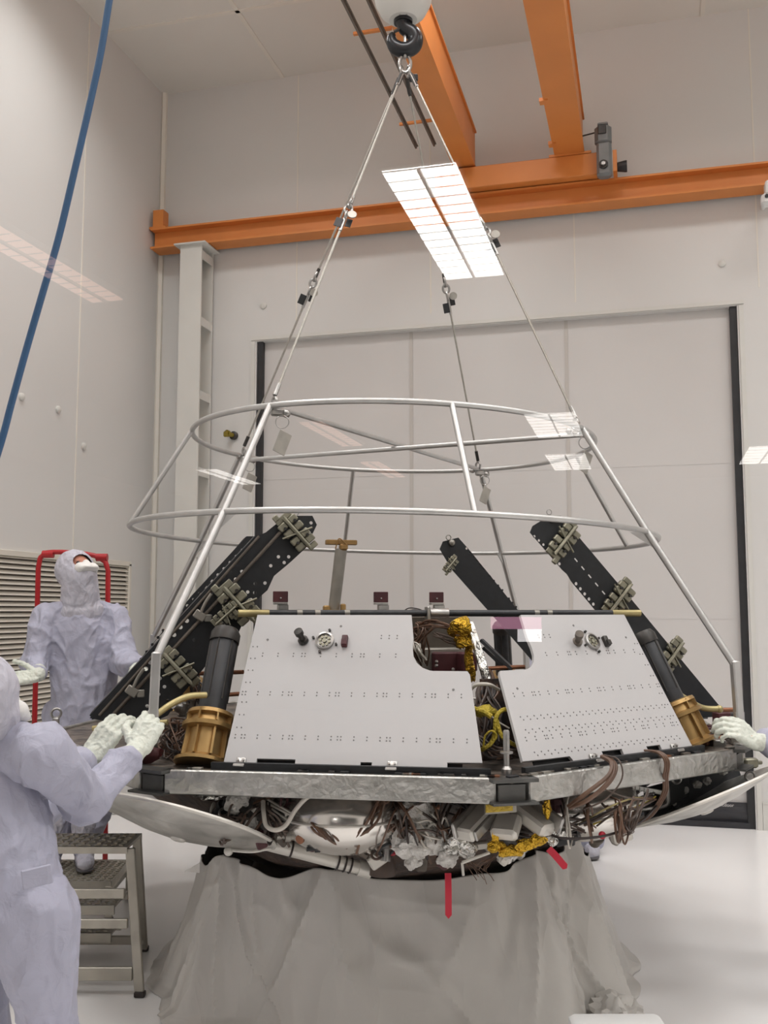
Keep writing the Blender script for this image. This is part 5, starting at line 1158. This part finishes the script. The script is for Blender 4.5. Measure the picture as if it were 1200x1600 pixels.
# standing person behind the platform, looking up
d = 5.75
f0 = (vx * .72 - vy * .62 + Z * .55)
fl = A_(118, 1342, d)
J = dict(head=A_(121, 892, d), shL=A_(183, 962, d + .08), shR=A_(71, 966, d - .05), elL=A_(192, 1032, d - .02), elR=A_(58, 1036, d - .12), wrL=A_(212, 1044, d - .28), wrR=A_(60, 1056, d - .36),
         hipL=A_(160, 1120, d + .04), hipR=A_(102, 1120, d), knL=A_(158, 1225, d - .0), knR=A_(108, 1225, d - .05), footL=room(0, 0), footR=room(0, 0))
fa_ = atz(150, 1338, .21); J['footL'] = room(-1.66, 5.62, .205); J['footR'] = room(-1.83, 5.58, .205)
H0 = dict(L=dict(d=vx * .6 - vy * .6 - Z * .3, back=Z, thumb=-vx, curl=(.4, .5, .4)), R=dict(d=-vx * .9 - vy * .2 - Z * .1, back=-Z * .7 + vy * .7, thumb=Z, curl=(.2, .3, .3), tc=.1, scl=1.15))
person('person in pale coverall and white mask behind the platform, head tilted back looking up', J, f0, H0, 2)
# person in the left foreground, seen from behind, holding the frame foot
d = 2.95
J = dict(head=A_(-24, 1090, d), shL=A_(-105, 1178, d + .25), shR=A_(68, 1176, d), elL=A_(40, 1270, d + .42), elR=A_(136, 1248, d + .20), wrL=A_(142, 1182, 3.56), wrR=A_(214, 1172, 3.36),
         hipL=A_(-56, 1440, d + .08), hipR=A_(60, 1440, d - .02), knL=A_(-34, 1640, d + .12), knR=A_(82, 1640, d + .02))
J['footL'] = Vector((J['knL'].x, J['knL'].y, 0)); J['footR'] = Vector((J['knR'].x, J['knR'].y, 0))
f1 = (vx * .55 + vy * .75 - Z * .1)
gd = (A_(243, 1116, 3.44) - J['wrR'])
H1 = dict(R=dict(d=gd.normalized(), back=-vy * .85 + vx * .15 + Z * .15, thumb=Z * .6 - vx * .8, curl=(.75, 1.0, .7), tc=.7, scl=1.15, spread=.02), L=dict(d=(vx * .5 + Z * .75 + vy * .25), back=-vy - vx * .2, thumb=vx, curl=(.45, .5, .35), tc=.2, scl=1.2))
p1 = person('person in pale coverall seen from behind at the lower left, gripping the frame foot', J, f1, H1, 6, hood_open=False)
b = MB(); b.boxto(at(34, 1376, 2.755) - p1.location, at(82, 1364, 2.785) - p1.location, .008, .052, Z, bev=.003); b.build('waist_tab', M['suit'], p1)
# person beyond the right edge, one gloved hand on the right frame foot
d = 4.35
J = dict(head=room(2.35, 4.35, 1.62), shL=room(2.30, 4.55, 1.42), shR=room(2.22, 4.15, 1.42), elL=room(2.36, 4.70, 1.13), elR=room(1.99, 4.05, 1.10), wrL=room(2.33, 4.72, .92), wrR=A_(1181, 1160, 4.03),
         hipL=room(2.36, 4.5, .92), hipR=room(2.34, 4.24, .92), knL=room(2.34, 4.52, .5), knR=room(2.32, 4.22, .5), footL=room(2.38, 4.5, 0), footR=room(2.36, 4.24, 0))
H2 = dict(R=dict(d=(A_(1135, 1128, 3.98) - J['wrR']).normalized(), back=-vy * .8 + Z * .7, thumb=Z * .6 + vy, curl=(.55, .75, .6), tc=.4, scl=1.12), L=dict(d=-Z, back=vx, thumb=-vy))
person('person in pale coverall mostly beyond the right edge, gloved hand on right frame foot', J, -vx - Z * .2, H2, 9)
# person bending behind the platform, only a trouser leg shows right of the sheet
J = dict(head=room(1.22, 6.78, 1.26), shL=room(1.44, 6.92, 1.25), shR=room(1.08, 6.98, 1.25), elL=room(1.46, 6.78, 1.02), elR=room(1.06, 6.84, 1.02), wrL=room(1.38, 6.82, .82), wrR=room(1.1, 6.86, .82),
         hipL=room(1.36, 7.12, .92), hipR=room(1.16, 7.15, .92), knL=room(1.36, 6.90, .5), knR=room(1.05, 6.9, .5), footL=room(1.38, 6.75, 0), footR=room(1.05, 6.85, 0))
H3 = dict(R=dict(d=-Z, back=-vy, thumb=vx), L=dict(d=-Z, back=-vy, thumb=-vx))
person('person in pale coverall bending behind the platform, only a trouser leg in view', J, -vy - Z * .4, H3, 12)
